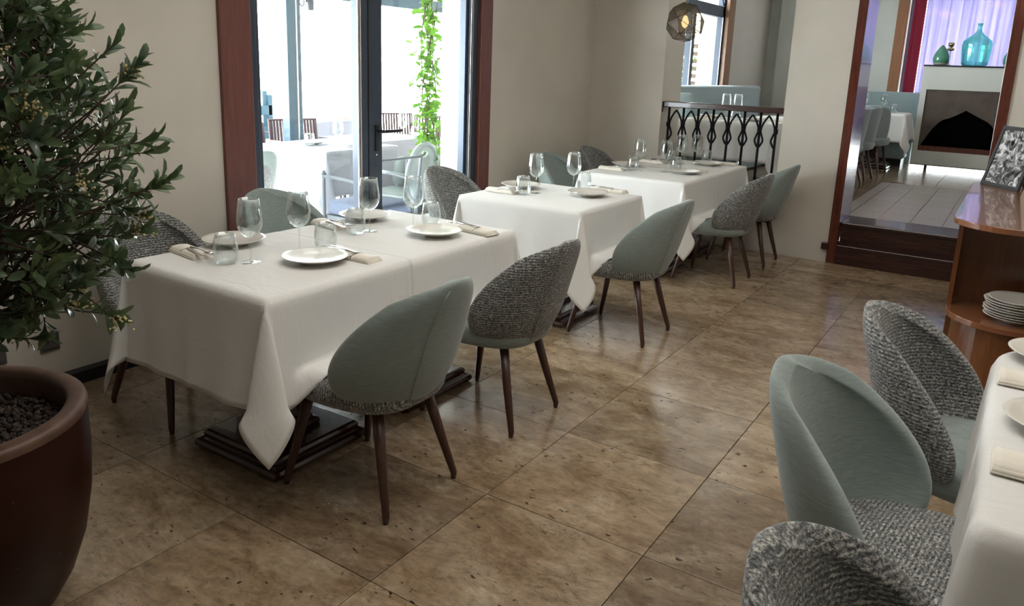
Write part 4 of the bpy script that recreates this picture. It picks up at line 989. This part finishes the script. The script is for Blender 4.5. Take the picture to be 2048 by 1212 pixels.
# lounge armchair with straps
la = thing('lounge_armchair', 'dark strap backed terrace lounge chair with grey green pillow', 'chair', (-2.75, 4.05, 0), P, 'metal lounge chairs on the terrace')
b = MB()
for i in range(8):
    y = -.42+.12*i; b.box(-.40, -.392, y-.04, y+.04, .2, .66)
o = b.build('straps', 'strap', la); 
MB().tube([(-.39, -.48, .0), (-.40, -.48, .68), (-.40, .48, .68), (-.39, .48, 0)], .018, 8).build('back_frame', 'outmetal', la)
MB().box(-.38, .35, -.46, .46, .18, .22).build('seat_frame', 'outmetal', la); MB().box(-.30, .35, -.45, .45, .22, .38, .04).build('cushion', 'pillow', la, True)
for s_ in (-1, 1): MB().tube([(.35, s_*.48, 0), (.35, s_*.48, .55), (-.38, s_*.48, .56)], .016, 8).build('armrest', 'outmetal', la)
pw = MB().box(-.09, .09, -.42, .42, 0, .30, .08).build('pillow', 'pillow', None, True, (-2.50, 4.0, .42), (0, math.radians(12), 0)); tag(pw, 'long grey green pillow on the terrace lounge chair', 'pillow')
# oval back plastic chair
oc = thing('oval_back_chair', 'pale plastic terrace chair with oval back and hand hole', 'chair', (-2.30, 3.40, 0), math.radians(183))
def oval():
    b = MB(); N = 32; vs = []; fs = []
    def pt(k_, s_, dx): a = 2*PI*k_/N; return (-.24-.10*((.62+s_[1]*math.sin(a))-.4)+dx, s_[0]*math.cos(a), .62+s_[1]*math.sin(a))
    for dx in (0, .022):
        for k_ in range(N): vs.append(pt(k_, (.21, .25), dx))
        for k_ in range(N): a = 2*PI*k_/N; z = .785+.028*math.sin(a); vs.append((-.24-.10*(z-.4)+dx, .052*math.cos(a), z))
    for o_ in (0, 2*N):
        for k_ in range(N): k2 = (k_+1) % N; fs.append((o_+k_, o_+k2, o_+N+k2, o_+N+k_))
    for k_ in range(N):
        k2 = (k_+1) % N; fs += [(k_, k2, 2*N+k2, 2*N+k_), (N+k_, N+k2, 3*N+k2, 3*N+k_)]
    return b.add(vs, fs)
oval().build('backrest', 'poly', oc, True)
ob = MB(); N = 32
ob.tube([(-.235-.10*((.62+.25*math.sin(2*PI*k_/N))-.4), .21*math.cos(2*PI*k_/N), .62+.25*math.sin(2*PI*k_/N)) for k_ in range(N+1)], .016, 8, False); ob.build('back_rim', 'poly', oc, True)
MB().box(-.23, .23, -.22, .22, .42, .45, .012).build('seat', 'poly', oc)
for s_ in (-1, 1):
    MB().tube([(.2, s_*.2, 0), (.19, s_*.19, .43)], .018, 8).build('leg', 'poly', oc); MB().tube([(-.25, s_*.2, 0), (-.22, s_*.19, .43)], .018, 8).build('leg', 'poly', oc)
    MB().tube([(-.25, s_*.20, .62), (-.05, s_*.25, .64), (.15, s_*.24, .62), (.18, s_*.21, .44)], .016, 8).build('armrest', 'poly', oc, True)
# pergola
pg = thing('pergola', 'blue grey pergola post and beams over the terrace', 'pergola', (-4.0, 3.77, 0))
MB().box(-.05, .05, -.085, .085, 0, 2.9, .004).build('post', 'postblue', pg); MB().box(.05, .056, .02, .035, 0, 2.3).build('conduit', 'gasket', pg)
MB().box(-.05, .05, -3.5, 5.5, 2.10, 2.22).build('beam', 'postblue', pg); MB().box(-.04, .04, -3.5, 5.5, 2.26, 2.36).build('rail', 'outmetal', pg)
MB().box(-2.2, 2.08, -5.5, 7.5, 2.52, 2.56).build('added_canopy', 'white', pg)  # unseen slab added above the beams to cut daylight on the terrace
for y in (-1.0, .9, 2.8): MB().box(-2.5, 2.0, y-.03, y+.03, 2.4, 2.5).build('rafter', 'postblue', pg)
sp = thing('spotlight', 'small grey spotlight clamped below the pergola beam', 'lamp', (-4.0, 3.98, 2.095))
MB().tube([(0, 0, 0), (0, 0, -.05)], .01, 6).tube([(.0, -.03+.03*math.cos(a*PI/4)-.03, -.05+.04*math.sin(a*PI/4)) for a in range(9)], .007, 6, False).build('bracket', 'outmetal', sp); MB().lathe([(.03, 0), (.035, .02), (.035, .09), (.03, .10)], 16).build('lamp_head', 'outmetal', sp, True, (0, .05, -.12))
fe = thing('picket_fence', 'pale blue picket fence at the far edge of the terrace', 'fence', (-6, 5.0, 0))
for i in range(5):
    y = -.42+.12*i; MB().box(-.01, .01, y-.035, y+.035, .5, 1.10).build('picket', 'skyblue', fe)
MB().box(.012, .03, -.5, .15, .80, .92).box(.012, .03, -.5, .15, .60, .66).build('fence_rail', 'skyblue', fe); MB().box(-.03, .03, .1, .16, 0, 1.05).box(-.03, .03, -.56, -.50, 0, 1.05).build('fence_post', 'skyblue', fe)
pa = thing('red_parasol', 'small red folded cloth lying on the far terrace table', 'cloth', (-5.55, 5.85, .754)); pa.name = 'folded_cloth'
MB().add([(-.15, -.1, 0), (.15, -.08, 0), (.2, .12, .0), (-.1, .14, 0), (0, 0, .05)], [(0, 1, 4), (1, 2, 4), (2, 3, 4), (3, 0, 4), (3, 2, 1, 0)]).build('fold', 'red', pa)
# vine
def vine(name, label, cx_, cy_, z0, z1, n, sx, sy, nobj, seed, ls=1.0):
    R3 = random.Random(seed); t = thing(name, label, 'vine', (cx_, cy_, 0)); b = MB()
    for k_ in range(5):
        p = [(sx*.4*math.sin(k_*2+z*3), sy*.4*math.cos(k_+z*4), z) for z in [z0+(z1-z0)*i/14 for i in range(15)]]; b.tube(p, .005, 5)
    b.build('stems', 'bark', t)
    vs = [(0, 0, 0), (.018, -.017, .004), (.042, -.014, 0), (.062, 0, -.006), (.042, .014, 0), (.018, .017, .004)]; fs = [(0, 1, 2, 3), (0, 3, 4, 5)]
    lm = MB().add(vs, fs).mesh('leaf', 'vineleaf', True); fb = MB()
    for i in range(n):
        z = R3.uniform(z0, z1); wv = .6+.4*math.sin(z*7+seed); c = Vector((R3.gauss(0, sx*.5), R3.gauss(0, sy*.5)*wv, z))
        e = Euler((R3.uniform(-.8, .8), R3.uniform(-.3, 1.0), R3.uniform(0, 6.28))).to_matrix().to_4x4(); s_ = R3.uniform(.7, 1.3)*ls
        mt = Matrix.Translation(c) @ e @ Matrix.Scale(s_, 4)
        if i < nobj: o = obj('leaf', lm, t); o.matrix_local = mt
        else: fb.add([mt @ Vector(v) for v in vs], fs)
    if fb.v: o = fb.build('foliage', 'vineleaf', t); o['kind'] = 'stuff'
vine('climbing_vine', 'bright green climbing vine outside beside the right door jamb', -2.14, 3.60, .5, 2.9, 760, .13, .12, 290, 3, 1.3)
vine('climbing_vine', 'green climber on the slatted fence outside the upper window', -2.62, 9.92, .6, 2.2, 700, .36, .05, 0, 5, 1.5)
sf = thing('slatted_fence', 'brown horizontal slatted fence outside the upper window', 'fence', (-2.7, 10.1, 0))
for i in range(16): MB().box(-.95, .80, -.01, .01, .22+.11*i, .285+.11*i).build('slat', 'fencewood', sf)
MB().box(-.95, -.88, .01, .05, 0, 2.0).box(.72, .79, .01, .05, 0, 2.0).build('fence_post', 'fencewood', sf)

# hide portals' names clash is irrelevant
